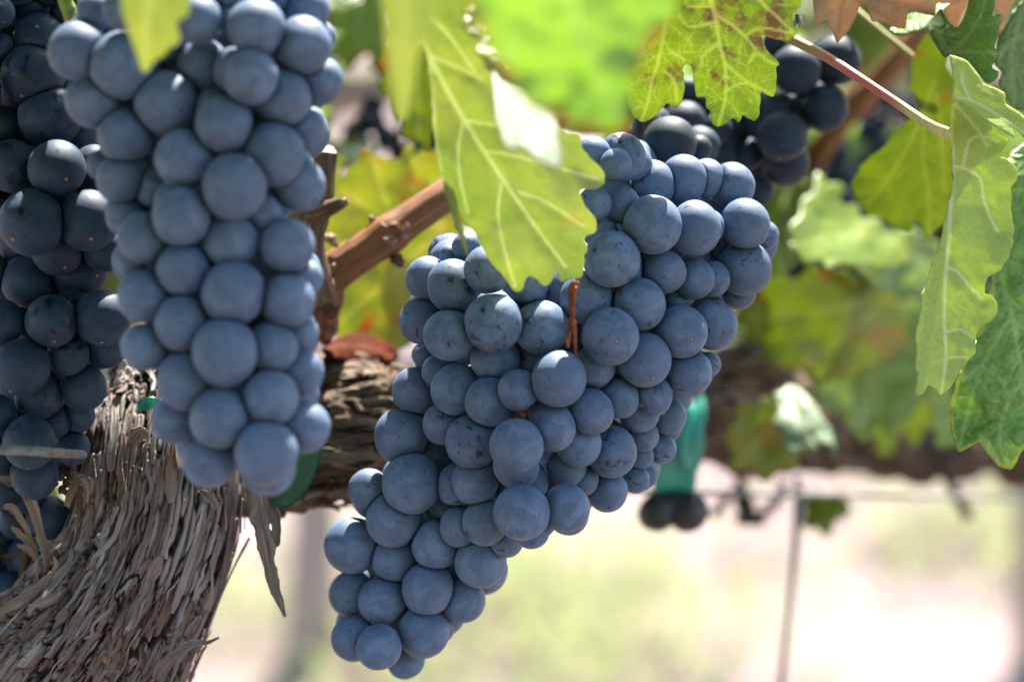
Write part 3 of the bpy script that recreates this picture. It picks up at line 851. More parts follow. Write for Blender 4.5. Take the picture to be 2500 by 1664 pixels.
# mid-distance leaves
for lab, ol, dp, vn, mt, sd_ in [
    ('blurred pale topped leaf right of the middle cluster, above the olive leaves',
     [(1812, 565), (1830, 500), (1848, 470), (1860, 440), (1890, 405), (1925, 420), (1945, 470), (2000, 500), (2060, 540), (2095, 580), (2060, 622), (1980, 612), (1900, 612), (1850, 598)],
     plane(0.86, 0.02, -0.018), [(1.5, (2060, 560), (1950, 540), (1830, 560))], 'leaf_far', 30),
    ('broad dark olive blurred leaf touching the right side of the middle cluster',
     [(1680, 725), (1725, 690), (1760, 635), (1820, 640), (1880, 612), (2000, 640), (2080, 700), (2090, 800), (2000, 850), (1900, 880), (1840, 850), (1790, 850), (1740, 790)],
     plane(0.89, 0.02, 0.012, 0.02), [(1.5, (2050, 680), (1880, 720), (1710, 730)), (1.2, (2050, 680), (1950, 770), (1850, 840))], 'leaf_olive', 31),
    ('large grey green blurred leaf at centre of the mid distance foliage',
     [(1870, 760), (1920, 700), (2010, 650), (2120, 590), (2190, 700), (2170, 850), (2110, 940), (2060, 1000), (2030, 985), (1975, 1015), (1940, 960), (1880, 930), (1855, 850)],
     plane(0.93, 0.02, -0.012), [(1.5, (2120, 640), (2020, 800), (1980, 1000)), (1.2, (2120, 640), (1980, 740), (1880, 840))], 'leaf_far', 32),
    ('yellow green blurred leaf low on the right beside the teal tie',
     [(1670, 1020), (1680, 970), (1700, 935), (1755, 915), (1800, 940), (1835, 985), (1850, 1030), (1825, 1085), (1760, 1095), (1690, 1070)], plane(0.86, 0.01, 0.004), [(1.3, (1810, 960), (1740, 1020), (1700, 1070))], 'leaf_olive', 33),
    ('small pale mint blurred leaf with a narrow lobe above the trellis wire',
     [(1790, 900), (1812, 885), (1850, 900), (1870, 925), (1895, 960), (1925, 1020), (1920, 1055), (1890, 1010), (1868, 985), (1872, 1035), (1830, 1045), (1795, 1010), (1782, 950)], plane(0.85, 0.0, -0.010), [(1.2, (1810, 895), (1830, 960), (1850, 1035))], 'leaf_pale', 34),
    ('small square olive leaf blurred below the trellis wire next to the thin stake',
     [(1845, 1140), (1890, 1130), (1955, 1138), (1958, 1170), (1938, 1200), (1900, 1228), (1862, 1222), (1845, 1190)], plane(1.02, 0.0, -0.02), [(1.2, (1900, 1135), (1900, 1220))], 'leaf_olive', 35),
    ('pale narrow blurred leaf between the folded leaf and the cordon at right',
     [(2130, 870), (2165, 880), (2195, 890), (2205, 960), (2195, 1025), (2170, 1035), (2150, 1000), (2138, 930)], plane(0.86, 0.0, 0.006), [], 'leaf_pale', 36),
    ('yellowing blurred leaf hanging lowest of the foliage over the far cordon',
     [(1990, 900), (2080, 870), (2140, 900), (2150, 980), (2110, 1020), (2070, 1000), (2040, 1060), (2005, 1010)], plane(0.95, 0.01, 0.006), [(1.3, (2080, 880), (2060, 1000))], 'leaf_olive', 37),
    ('green blurred leaf tucked behind the orange spotted leaf tip',
     [(1950, 560), (2030, 520), (2110, 530), (2185, 590), (2170, 700), (2080, 690), (2000, 660)], plane(0.90, 0.02, -0.008), [(1.3, (2170, 580), (2060, 600), (1960, 570))], 'leaf_far', 38),
    ('olive green leaf behind the narrow blurred pale leaf near the top',
     [(880, 110), (930, 90), (990, 95), (1000, 200), (1004, 290), (985, 350), (955, 335), (930, 300), (912, 240), (880, 220)], plane(0.74, 0.006, 0.006), [(1.2, (960, 90), (965, 330))], 'leaf_olive', 39),
    ('autumn yellow leaf with red edge behind the brown cane',
     [(735, 560), (740, 470), (762, 425), (800, 400), (815, 365), (850, 345), (885, 362), (905, 372), (925, 350), (945, 335), (952, 430), (1000, 415), (1050, 470), (1060, 580), (1000, 650), (960, 720),
      (935, 800), (900, 845), (820, 810), (770, 770), (735, 765), (715, 700)], plane(0.80, 0.01, 0.01, 0.012), [(1.2, (1020, 520), (900, 500), (780, 440)), (1.2, (1020, 520), (900, 640), (780, 740)), (0.9, (900, 500), (860, 370))], 'leaf_yellow', 40),
    ('pale yellow leaf behind the cane and left of the large pale leaf',
     [(925, 360), (965, 350), (1000, 340), (1060, 380), (1080, 520), (1040, 560), (975, 520), (940, 450)], plane(0.83, 0.01, 0.006), [(1.2, (1050, 400), (960, 440))], 'leaf_yellow', 41),
    ('crinkled green leaf patch between the large pale leaf and the blurred bright leaf',
     [(1060, 20), (1100, 20), (1160, 50), (1220, 100), (1280, 180), (1240, 200), (1150, 155), (1100, 110), (1070, 60)], plane(0.555, 0.006, -0.012), [(1.0, (1070, 30), (1250, 180))], 'leaf_top', 42),
    ('yellow blurred leaf in the top left gap beside the left cluster',
     [(745, 60), (760, -60), (900, -60), (900, 120), (880, 200), (850, 130), (800, 160), (765, 130)], plane(0.98, 0.02, 0.01), [(1.2, (830, -60), (830, 130))], 'leaf_bright', 43),
    ('yellow green leaf glimpsed between the left cluster and the mottled spur, behind the cut stub',
     [(700, 380), (740, 340), (790, 370), (790, 430), (770, 520), (720, 560), (690, 500)], plane(0.84, 0.01, 0.006), [(1.2, (780, 380), (710, 520))], 'leaf_yellow', 44),
]:
    leaf(lab, ol, dp, vn, mt, DISP, seed=sd_, step=9, sec=False, saw=26.0, wav=0.004, thick=0.0004)
leaf('dark red dried leaf curled below the brown cane', [(740, 800), (770, 778), (815, 765), (860, 772), (912, 795), (915, 820), (890, 842), (850, 838), (800, 830), (750, 825)],
     plane(0.735, 0.0, -0.02, 0.0, 0.04), [(1.0, (745, 800), (830, 795), (905, 820))], 'leaf_red', DISP, seed=45, wav=0.016, thick=0.0005)

# ------------------------------------------------------------------ grapes
R5, R6, R7, R8 = (920, 540, 2.6133), (1350, 300, 2.6133), (1350, 740, 2.6133), (760, 1064, 2.6139)
RA, RB, RC = (0, 0, 2.449), (0, 560, 2.449), (0, 1024, 2.449)
RD = (1480, 0, 3.136)

CLUSTER_C = [(R5, '325 365 140 1.3;570 165 90 1.8;460 210 60 2.3;490 413 168 .7;705 310 150 .5;960 400 125 1.2;745 646 184 0;292 632 148 1.4;462 725 163 .5;1050 677 172 .6;1340 490 168 1.3;'
                  '755 868 158 .8;300 850 75 2.4;570 830 70 2.2;400 955 110 2.0;510 1068 165 1.1;245 1080 145 2.3;905 1075 130 .5;1160 1005 172 .1;722 1150 157 .6;430 1290 135 1.8;'
                  '1380 930 140 1.3;1118 1312 152 .3;1363 1213 146 .3;612 1405 170 .5;893 1430 170 0;155 1368 170 2.2;1285 1415 148 1.1;1450 1340 75 1.8'),
             (R6, '255 200 110 .7;400 262 98 .3;440 215 150 .8;520 255 112 1.5;268 515 105 .5;430 520 122 1.2;635 385 146 1.7;832 358 150 2.0;975 355 125 2.5;'
                  '1140 405 145 2.7;635 650 185 .5;905 672 167 1.3;985 660 110 2.0;1225 645 157 1.9;1345 720 95 2.7;300 700 105 .5w;375 870 178 .3;570 910 95 1.7;705 950 140 1.4;900 995 130 2.0;'
                  '1020 995 110 2.6;1222 925 172 2.4;1185 1080 108 3.2;550 1160 168 .8;785 1130 80 2.2;1015 1287 155 1.8;366 1362 181 .2;820 1330 167 .9'),
             (R7, '583 360 171 .4;868 445 147 1.3;990 390 80 2.4;425 605 125 1.2;645 598 122 1.3w;550 690 130 2.0;375 950 157 1.2;575 845 100 2.2;740 720 110 4.2;690 925 95 4.2;560 970 85 3.4;'
                  '345 1195 130 2.4;525 1120 90 4.0;600 1100 70 4.6;200 1125 90 1.9;85 1040 125 1.2'),
             (R8, '640 305 190 1.5;370 340 130 2.6;525 530 175 2.1;930 310 130 1.5;1045 290 147 .7;1310 190 145 .8;1740 290 85 1.9;945 575 125 1.4;1110 550 146 .8;1343 483 177 .1;1625 457 150 .5;'
                  '1640 500 130 1.3;1405 600 115 1.2;1245 660 110 1.7;265 697 175 2.8;525 785 140 2.6;795 692 156 2.0;1080 800 163 2.2;1130 850 120 3.0;260 1005 143 2.9;455 1048 151 2.5;742 973 163 2.0;'
                  '970 1045 140 2.8;270 1290 140 2.9;432 1343 144 2.4;714 1248 164 2.1;820 1230 90 2.9;600 1420 122 3.0')]
CLUSTER_B = [(RA, '470 310 178 .6;742 390 203 .2;560 600 165 .9;570 70 115 1.4;740 60 125 .9;1185 120 142 .5;1530 165 173 .2;1420 -30 95 .9;1840 60 135 1.2;1812 270 170 .5;1920 220 90 1.6;1905 480 142 1.2;'
                  '1215 400 160 .8;1497 462 162 .1;1690 585 168 .7;1000 620 190 .2;1337 742 168 .2;1820 775 125 1.4;1850 730 95 2.0;750 815 160 .8;1105 950 173 .3;1635 922 185 .1;605 985 88 1.7;'
                  '730 1065 148 1.0;920 1115 120 1.1;1400 1117 190 0;1785 1105 157 .9;1575 1275 108 1.2;1085 1292 172 .1;748 1300 112 1.4;850 1420 150 .7;1375 1440 165 .2;1720 1470 160 .8;'
                  '1045 0 120 1.2;1300 -60 120 1.0;1000 250 120 1.5;1660 -60 130 1.2;900 -80 130 1.1;1260 250 110 1.7'),
             (RB, '1520 175 88 1.4;1095 240 156 .7;1820 290 112 1.4;1395 382 190 .1;860 400 155 .9;790 215 85 1.8;1722 425 158 .6;1090 562 162 .5;1800 615 104 1.3;1345 730 193 0;1630 705 148 .6;868 700 143 1.1;'
                  '1115 905 172 .5;1800 850 135 1.1;1620 1008 166 .1;1315 1130 174 .1;1045 1140 138 .9;1818 1178 155 .7;1250 1390 154 .5;1590 1333 187 0;1600 1425 165 .7')]
CLUSTER_A = [(RA, '-5 75 92 .8;405 110 95 1.2;245 245 165 .8;5 275 75 1.2;195 445 188 .3;-40 420 75 1.2;297 697 186 .3;140 760 90 1.3;10 750 112 1.2;75 993 156 .7;340 1010 170 .2;190 1330 195 0;'
                  '525 1320 180 .4;-20 1280 95 1.0;190 30 110 1.8;80 160 90 2.0;560 1000 130 1.6;-150 200 140 1;-150 560 150 1;-160 900 150 1;-160 1200 150 1;100 -110 140 1.2;320 -100 140 1.4;-80 -90 140 1;120 600 120 2;470 800 130 2.2;380 560 130 2;560 1180 120 2'),
             (RB, '343 110 160 .8;625 110 138 1.0;165 310 156 .9;470 240 168 1.3;120 80 130 1.5;-30 255 95 .9;308 548 155 .7;612 530 166 1.1;5 555 140 .8;130 822 168 .4;408 745 125 .9;630 700 125 1.5;'
                  '497 945 136 1.0;235 990 146 1.0;-30 1115 130 .9;175 1270 156 .5;330 1150 92 1.5;465 1110 102 1.7;430 1300 105 1.5'),
             (RC, '205 330 142 1.1;295 590 132 1.5;-10 700 80 1.3;200 830 160 1.3;50 1030 126 1.0;60 1190 75 1.6;30 420 110 1.6;100 600 110 1.8;-110 200 130 1;-130 500 130 1;-120 850 130 1')]
CLUSTER_D = [(RD, '1455 538 182 .5;1755 465 190 .8;1680 830 175 .9;1225 880 182 .5;1350 1045 190 .4;1375 1240 180 .6;600 940 160 .3;830 1000 130 .8;890 1170 110 1.2;620 690 100 .8;1290 330 95 1.4;'
                  '220 1030 75 .3;1000 920 115 1.2;1170 1470 110 1.3;1080 1180 120 1.5;760 800 110 1.4;420 830 110 1.3'), (R6, '745 130 168 -7.6;930 165 84 -6.4')]


def parse(spec):
    out = []
    for z, s in spec:
        for e in s.split(';'):
            if not e: continue
            w = e.endswith('w')
            x, y, r, k = (float(q) for q in e.rstrip('w').split())
            out.append((z[0] + x / z[2], z[1] + y / z[2], r / z[2], k, w))
    return out


def grape_mesh(c, R, pole, neigh, level, rnd, wrinkle=False, squash=None):
    """one berry: a sphere slightly drawn out along its pole, flattened where neighbours press on it"""
    n, f = SPH[level]
    pole = pole / np.linalg.norm(pole)
    a = np.cross(pole, [0.31, 0.2, 0.93])
    a /= np.linalg.norm(a)
    b = np.cross(pole, a)
    zz = 1.0 + 0.05 * rnd
    loc = n.copy()
    shp = 1 + 0.028 * noise(n * 1.15 + rnd * 50)
    w = (n[:, :1] * a + n[:, 1:2] * b - n[:, 2:3] * pole * zz) * R * shp[:, None]
    if wrinkle:
        fold = np.abs(noise(np.column_stack([n[:, 0] * 2.3, n[:, 1] * 1.1, n[:, 2] * 0.7]) + rnd * 9 + 0.25 * noise(n * 2.0)[:, None]))
        dent = np.clip(fbm(n * 1.1 + 5 + rnd * 3, 2), -0.2, 1)
        w *= (1 - 0.13 * (1 - np.clip(fold * 2.6, 0, 1)) ** 1.5 - 0.10 * dent)[:, None]
    for q, Rq in neigh:
        d = q - c
        L = np.linalg.norm(d)
        if L > (R + Rq) * 1.02 or L < 1e-6: continue
        d /= L
        t = min(max((L * L + R * R - Rq * Rq) / (2 * L), 0.45 * R), R)
        t -= 0.00010
        e = w @ d - t
        s = 0.05 * R
        w -= d[None] * (s * np.logaddexp(0, np.clip(e / s, -40, 40)))[:, None]
    return w, f, loc


CL_GROUP = 'ripe grape clusters on the vine'


def cluster(label, spec, base, mat, rachis, fill=40, level=4, seed=0, pw=0.92):
    rg = np.random.default_rng(seed)
    gs = parse(spec)
    x, y, r, k = (np.array([g[i] for g in gs]) for i in range(4))
    r = r * 1.025
    d = base(x, y) + k * 0.0064
    d0 = d.copy()
    n = len(gs)
    dx, dy = x[:, None] - x[None], y[:, None] - y[None]
    dist = np.hypot(dx, dy)
    for it in range(160):
        for i in range(n):
            for j in np.nonzero(dist[i] < 0.985 * (r[i] + r))[0]:
                if d0[j] < d0[i] or j == i: continue           # j lies deeper than i
                m = 0.5 * (d[i] + d[j]) / FPX
                need = (pw * (r[i] + r[j]) * m) ** 2 - (dist[i, j] * m) ** 2
                if need <= 0: continue
                df = math.sqrt(need) - (d[j] - d[i])
                if df > 0:
                    d[i] -= 0.12 * df
                    d[j] += 0.32 * df
        d += 0.01 * (d0 - d)
        d = np.clip(d, d0 - 0.005, d0 + 0.010)
    P = at(x, y, d)
    Rr = r * d / FPX
    # berries behind, which fill the bunch
    FP, FR = [], []
    ext = (x.min(), x.max(), y.min(), y.max())
    for it in range(9000):
        if len(FP) >= fill: break
        px, py = rg.uniform(ext[0], ext[1]), rg.uniform(ext[2], ext[3])
        R = rg.uniform(0.0056, 0.007)
        ds = np.hypot(px - x, py - y)
        near = ds < r * 2.0
        if near.sum() < 3: continue
        an = np.sort(np.arctan2(y[near] - py, x[near] - px))
        if np.diff(np.concatenate([an, [an[0] + 2 * np.pi]])).max() > 2.6: continue
        cov = ds < r * 1.15
        lay = 0.6 if it < 5000 else 2.0
        dd = (d[cov].max() if cov.any() else d[near].mean()) + rg.uniform(lay, lay + 1.8) * R
        p = at(np.array(px), np.array(py), np.array(dd))
        if (np.linalg.norm(P - p, axis=1) < 0.86 * (Rr + R)).any(): continue
        if FP and (np.linalg.norm(np.array(FP) - p, axis=1) < 0.84 * (np.array(FR) + R)).any(): continue
        FP.append(p)
        FR.append(R)
    for gy_ in np.arange(ext[2], ext[3], 13.0):
        for gx_ in np.arange(ext[0], ext[1], 13.0):
            if np.hypot(gx_ - 967, gy_ - 1524) < 30: continue
            ds = np.hypot(gx_ - x, gy_ - y)
            if (ds < r * 0.97).any(): continue
            if FP:
                F_ = np.array(FP) - CAM
                fd = F_ @ FWD
                if (np.hypot((F_ @ RIGHT) / fd * FPX + 1250 - gx_, 832 - (F_ @ UP) / fd * FPX - gy_) < np.array(FR) / fd * FPX * 0.93).any(): continue
            near = ds < r * 2.1
            if near.sum() < 3: continue
            an = np.sort(np.arctan2(y[near] - gy_, x[near] - gx_))
            if np.diff(np.concatenate([an, [an[0] + 2 * np.pi]])).max() > 2.45: continue
            FP.append(at(np.array(gx_), np.array(gy_), np.array(np.sort(d[near])[-2] + 0.009 + rg.uniform(0, 0.004))))
            FR.append(rg.uniform(0.006, 0.0068))
    org = path3([rachis[0]])[0]
    t = thing('grape_cluster', label, 'grape cluster', org, CL_GROUP)
    AP, AR = np.vstack([P] + ([np.array(FP)] if FP else [])), np.concatenate([Rr, FR])
    cen = P.mean(0)
    size = r - 12 * k
    big = set(np.argsort(-size)[:100])
    rest = G()
    for i in range(len(AP)):
        rnd = rg.random()
        rel = AP[i] - cen
        pole = rel / (np.linalg.norm(rel) + 1e-6) * 0.5 + np.array([0, -0.42, -0.8]) + rg.normal(0, 0.3, 3)
        nb = [(AP[j], AR[j]) for j in np.nonzero(np.linalg.norm(AP - AP[i], axis=1) < 0.02)[0] if j != i]
        wr = i < n and gs[i][4]
        if i < n and i in big:
            w, f, loc = grape_mesh(AP[i], AR[i], pole, nb, level, rnd, wr)
            o = mesh_obj('grape', w, f, mat, t, {'gp': loc, 'gr': np.full(len(w), rnd)}, loc=AP[i] - org)
            if wr: o['label'] = 'shrivelled wrinkled grape'
        else:
            w, f, loc = grape_mesh(AP[i], AR[i], pole, nb, 3, rnd, wr)
            rest.add(w + AP[i], tri=f, gp=loc, gr=np.full(len(w), rnd))
    if rest.n:
        tag(rest.build('rear_grapes', mat, t, org), kind='stuff')
    g = G()
    rp = path3(rachis)
    v, tr, q, uv = tube(rp, np.linspace(0.0028, 0.0012, len(rp)), 10, 40, lambda a, s, R: 1 + 0.2 * noise(np.column_stack([a.ravel(), s.ravel() * 300, 0 * a.ravel()])).reshape(a.shape))
    g.add(v, tr, q)
    ax = spline(rp, 60)
    for i in range(len(AP)):
        j = np.argmin(np.linalg.norm(ax - AP[i], axis=1))
        j = max(0, j - 3)
        if np.linalg.norm(ax[j] - AP[i]) > 0.016: continue
        v, tr, q, uv = tube(np.array([ax[j], 0.5 * (ax[j] + AP[i]) + rg.normal(0, 0.0015, 3), AP[i]]), [0.0011, 0.0008, 0.0009], 6, 8)
        g.add(v, tr, q)
    g.build('stalk', M['rachis'], t, org)
    return t, org


def baseC(x, y):
    b = np.full(len(x), 0.632)
    b += 0.010 * np.clip((y - 1250) / 250, 0, 1) * np.clip((1250 - x) / 200, 0, 1)
    b += 0.00002 * np.abs(x - 1330)
    return b


tC, oC = cluster('largest blue grape cluster at centre, sharp, with a tail of grapes at lower left', CLUSTER_C, baseC, M['grape'],
                 [(1500, 260, 0.69), (1480, 420, 0.69), (1400, 620, 0.68), (1280, 820, 0.675), (1180, 1000, 0.68), (1080, 1150, 0.69), (1000, 1300, 0.69), (930, 1440, 0.685)], fill=150, seed=3)
tB, oB = cluster('long blurred grape cluster hanging nearest the camera left of centre', CLUSTER_B, lambda x, y: 0.567 + 0 * x, M['grape_soft'],
                 [(560, -80, 0.60), (540, 100, 0.60), (530, 400, 0.60), (520, 700, 0.595), (560, 950, 0.59), (560, 1080, 0.585)], fill=100, seed=4)
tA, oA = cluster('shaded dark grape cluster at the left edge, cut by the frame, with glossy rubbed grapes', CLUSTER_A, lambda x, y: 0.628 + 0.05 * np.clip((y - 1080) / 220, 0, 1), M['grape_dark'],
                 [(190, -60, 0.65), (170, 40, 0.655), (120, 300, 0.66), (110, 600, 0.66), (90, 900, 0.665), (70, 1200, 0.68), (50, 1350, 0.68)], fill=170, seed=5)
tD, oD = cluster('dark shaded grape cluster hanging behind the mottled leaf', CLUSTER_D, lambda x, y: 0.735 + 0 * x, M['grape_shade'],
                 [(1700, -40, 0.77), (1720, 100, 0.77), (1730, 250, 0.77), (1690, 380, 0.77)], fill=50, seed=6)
# green stalk carrying the left cluster
v, tr, q, uv = tube(path3([(405, -60, 0.612), (390, 0, 0.612), (415, 70, 0.612), (428, 140, 0.615), (400, 230, 0.64)], ZA) + 0, [0.0019, 0.0019, 0.0019, 0.0018, 0.0015], 12, 30)
mesh_obj('peduncle', v - oA, [tr, q], M['stem_green'], tA)
# dried stalk scraps lying on the middle cluster
g = G()
for pts in ([(1250, 385, 0.618), (1236, 480, 0.617), (1245, 560, 0.616), (1236, 680, 0.616), (1225, 800, 0.618)], [(1275, 390, 0.618), (1262, 480, 0.616), (1248, 590, 0.615), (1262, 720, 0.615), (1275, 870, 0.617)],
            [(1236, 700, 0.615), (1215, 760, 0.615), (1222, 800, 0.616)], [(920, 1200, 0.636), (940, 1250, 0.634)]):
    v, tr, q, uv = tube(path3(pts, R5), [0.0007, 0.0006, 0.0006, 0.0006, 0.0003][:len(pts)], 8, 40,
                        lambda a, s, R: 1 + 0.5 * noise(np.column_stack([a.ravel() * 0.7, s.ravel() * 900, 0 * a.ravel()])).reshape(a.shape))
    mesh_obj('dried_stalk', v - oC, [tr, q], M['stem_dry'], tC)

# far blurred clusters: one random bunch, copied
rg = np.random.default_rng(77)
CP = []
for _ in range(6000):
    h = rg.uniform(0, 0.11)
    rad = 0.028 * (1 - (h / 0.13) ** 2) ** 0.5 * (0.55 + 0.45 * min(1, h / 0.02))
    a = rg.uniform(0, 2 * np.pi)
    p = np.array([rad * math.cos(a), rad * math.sin(a), -0.015 - h])
    if all(np.linalg.norm(p - q) > 0.0122 for q in CP): CP.append(p)
    if len(CP) >= 60: break


def far_cluster(px, py, d, label, scale=1.0, first=[None]):
    loc = at(np.array(px), np.array(py), np.array(d))
    if first[0] is None:
        t = thing('grape_cluster', label, 'grape cluster', loc, CL_GROUP)
        CPa = np.array(CP)
        for i, p in enumerate(CP):
            rnd = rg.random()
            nb = [(CPa[j], 0.0068) for j in np.nonzero(np.linalg.norm(CPa - p, axis=1) < 0.02)[0] if j != i]
            w, f, lc = grape_mesh(p, 0.0068, p * [1, 1, 0] + [0, 0, -0.02], nb, 3, rnd)
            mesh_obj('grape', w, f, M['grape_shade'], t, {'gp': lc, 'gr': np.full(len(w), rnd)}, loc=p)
        v, tr, q, uv = tube(np.array([[0, 0, 0.03], [0, 0, -0.04], [0.002, 0, -0.12]]), [0.002, 0.002, 0.001], 8, 20)
        mesh_obj('stalk', v, [tr, q], M['rachis'], t)
        first[0] = t
    else:
        t = first[0].copy()
        COL.objects.link(t)
        t.location = loc
        t['label'] = label
        t.rotation_euler = (0, 0, px * 0.01)
        for ch in first[0].children:
            c = ch.copy()
            COL.objects.link(c)
            c.parent = t
    t.scale = (scale,) * 3
    return t


far_cluster(2240, 170, 1.16, 'dark purple blurred grape cluster seen below the pink stalk', 0.95)
far_cluster(1955, 290, 1.12, 'dark blurred grape cluster behind the pale topped mid distance leaf', 1.0)
far_cluster(975, 190, 1.02, 'dark blurred grape cluster behind the cane and the narrow pale leaf', 0.75)
far_cluster(2290, 500, 1.13, 'dark blurred grape cluster behind the tip of the orange spotted leaf', 0.8)
far_cluster(2060, 420, 1.17, 'dark blurred grape cluster behind the green leaf tucked at centre right', 0.9)

# ------------------------------------------------------------------ the vine itself
ov = at(np.array(-150.0), np.array(1900.0), np.array(0.70))
ov = np.array([ov[0] - 0.03, ov[1] + 0.02, 0.0])
vine = thing('grapevine', 'old grapevine with shaggy grey peeling bark and a brown cane', 'vine', ov)


def fibre(seed, amp=0.16, swirl=9.0, kf=1.0):
    def f(a, s, R):
        aa = a + swirl * s
        ca, sa = np.cos(aa).ravel() * kf, np.sin(aa).ravel() * kf
        S = s.ravel()
        h = 0
        for fr, fl, am in ((2.2, 14, 1.0), (5.5, 26, 0.7), (13, 44, 0.5), (28, 80, 0.34)):
            nz = noise(np.column_stack([ca * fr + seed, sa * fr, S * fl]))
            h = h + am * (1 - 2 * np.abs(nz)) * 0.6
        h = h + 0.9 * fbm(np.column_stack([ca * 1.0, sa * 1.0, S * 12 + seed]), 2) * 0.5
        step = np.floor(h * 4) / 4
        return 1 + amp * (0.5 * h + 0.5 * step).reshape(a.shape)
    return f


pb = np.array([ov, ov + [-0.01, 0.0, 0.35], ov + [0.0, -0.01, 0.66]])
pt = path3([(-110, 2060, 0.71), (-30, 1890, 0.70), (60, 1730, 0.692), (145, 1580, 0.686), (238, 1450, 0.683), (318, 1311, 0.682), (357, 1200, 0.683), (375, 1080, 0.686), (385, 970, 0.694), (360, 900, 0.70), (330, 850, 0.705)])
rr = np.array([0.033, 0.033, 0.0325, 0.0305, 0.0268, 0.0230, 0.0224, 0.0222, 0.020, 0.0150, 0.0105])
TP, TR = np.vstack([pb, pt]), np.concatenate([[0.040, 0.034, 0.031], rr])
v, tr, q, uv = tube(TP, TR, 480, 1500, shaggy(3.3))
gt = G().add(v, tr, q, uv3=uv, **FIELD)
# loose fibres and flakes lying along the bark
ts = spline(np.column_stack([TP, TR]), 1100)
tt, ta, tb = frames(ts[:, :3])
arc = np.concatenate([[0], np.cumsum(np.linalg.norm(np.diff(ts[:, :3], axis=0), axis=1))])
for s_ in range(260):
    i0 = int(random.uniform(0.42, 0.93) * 1099)
    ln = random.choice([0.006, 0.010, 0.014, 0.02, 0.03]) * random.uniform(0.8, 1.4)
    i1 = min(1098, int(np.searchsorted(arc, arc[i0] + ln)))
    if i1 - i0 < 6: continue
    ii = np.linspace(i0, i1, 7).astype(int)
    an0 = random.uniform(0, 2 * math.pi)
    an = an0 - 1.0 * (arc[ii] - arc[i0]) + np.cumsum(np.random.default_rng(s_).normal(0, 0.018, 7))
    nr = np.cos(an)[:, None] * ta[ii] + np.sin(an)[:, None] * tb[ii]
    if nr[3] @ -FWD < -0.25 and random.random() < 0.7: continue
    u = np.linspace(0, 1, 7)
    lift = 1.03 + random.uniform(0.0, 0.05) + random.choice([0, 0, 0.03, 0.06, 0.14]) * (u ** 3 if random.random() < 0.6 else (1 - u) ** 3)
    p = ts[ii, :3] + nr * (ts[ii, 3] * lift)[:, None]
    w = random.choice([0.0002, 0.0003, 0.0005, 0.0007, 0.0011, 0.0017]) * np.array([0.6, 1, 0.95, 1, 0.9, 1, 0.55])
    v, qq, uv = ribbon(p, w, 0.0003, 34, random.uniform(-0.4, 0.4), 0.45, random.uniform(-0.25, 0.25), s_, face=nr[3])
    gt.add(v, None, qq, uv3=uv, plate=np.full(len(v), random.random()), crack=np.zeros(len(v)))
gt.build('trunk', M['bark'], vine, ov)
# bark peels standing off the trunk
for pts, wd, tw, sdv in [
    ([(-30, 355, 0.655), (40, 360, 0.655), (110, 395, 0.656), (180, 490, 0.657), (225, 610, 0.659), (262, 740, 0.662), (285, 860, 0.665), (262, 930, 0.668)], [0.0007, 0.0011, 0.0012, 0.0013, 0.0012, 0.0011, 0.0009, 0.0003], 1.1, 1),
    ([(20, 520, 0.655), (80, 530, 0.655), (130, 600, 0.657), (180, 700, 0.660), (215, 830, 0.664), (225, 990, 0.667)], [0.0005, 0.0013, 0.0010, 0.0008, 0.0006, 0.0002], -0.8, 2),
    ([(70, 640, 0.657), (130, 690, 0.659), (190, 760, 0.661), (230, 860, 0.665)], [0.0005, 0.0011, 0.0007, 0.0003], 0.6, 3),
    ([(105, 750, 0.657), (170, 775, 0.659), (215, 830, 0.663)], [0.0004, 0.0010, 0.0006], 0.2, 4),
    ([(1530, 430, 0.668), (1545, 560, 0.666), (1575, 700, 0.664), (1600, 850, 0.664), (1640, 1010, 0.665), (1705, 1175, 0.666)], [0.0028, 0.0034, 0.0028, 0.0022, 0.0017, 0.0004], 0.9, 5),
    ([(1580, 500, 0.670), (1640, 580, 0.668), (1660, 720, 0.667), (1620, 760, 0.667)], [0.0010, 0.0017, 0.0014, 0.0003], -0.7, 6),
    ([(1515, 440, 0.664), (1530, 520, 0.662), (1500, 590, 0.661), (1535, 620, 0.661)], [0.0005, 0.0006, 0.0006, 0.0002], 0.4, 7),
    ([(940, 1545, 0.660), (990, 1470, 0.656), (1060, 1395, 0.653), (1150, 1340, 0.652), (1240, 1330, 0.652), (1308, 1300, 0.652)], [0.0016, 0.0016, 0.0014, 0.0010, 0.0006, 0.0002], 0.5, 8),
    ([(-40, 1170, 0.662), (120, 1080, 0.661), (240, 990, 0.660), (330, 900, 0.660)], [0.0012, 0.0016, 0.0012, 0.0004], 0.3, 9),
    ([(170, 1115, 0.656), (280, 1085, 0.654), (340, 1040, 0.654), (395, 1010, 0.656)], [0.0005, 0.0012, 0.0010, 0.0003], 0.2, 10),
    ([(400, 520, 0.660), (430, 430, 0.657), (480, 350, 0.656), (525, 410, 0.657), (520, 500, 0.660)], [0.0008, 0.0012, 0.0013, 0.0009, 0.0004], 0.5, 11),
    ([(790, 150, 0.650), (830, 90, 0.648), (880, 110, 0.647)], [0.0012, 0.0020, 0.0010], 0.5, 12),
    ([(1190, 420, 0.655), (1260, 470, 0.652), (1300, 530, 0.653)], [0.0006, 0.0012, 0.0006], 0.5, 13),
    ([(1110, 1290, 0.660), (1150, 1230, 0.658), (1195, 1175, 0.657)], [0.0006, 0.0009, 0.0003], 0.5, 14),
    ([(320, 900, 0.658), (335, 860, 0.657), (320, 820, 0.657)], [0.0005, 0.0006, 0.0003], 0.2, 15),
]:
    v, qq, uv = ribbon(path3(pts, RC), wd, 0.00045, 50, tw, 0.4, 0.35, sdv)
    mesh_obj('bark_peel', v - ov, qq, M['peel'], vine, {'uv3': uv})
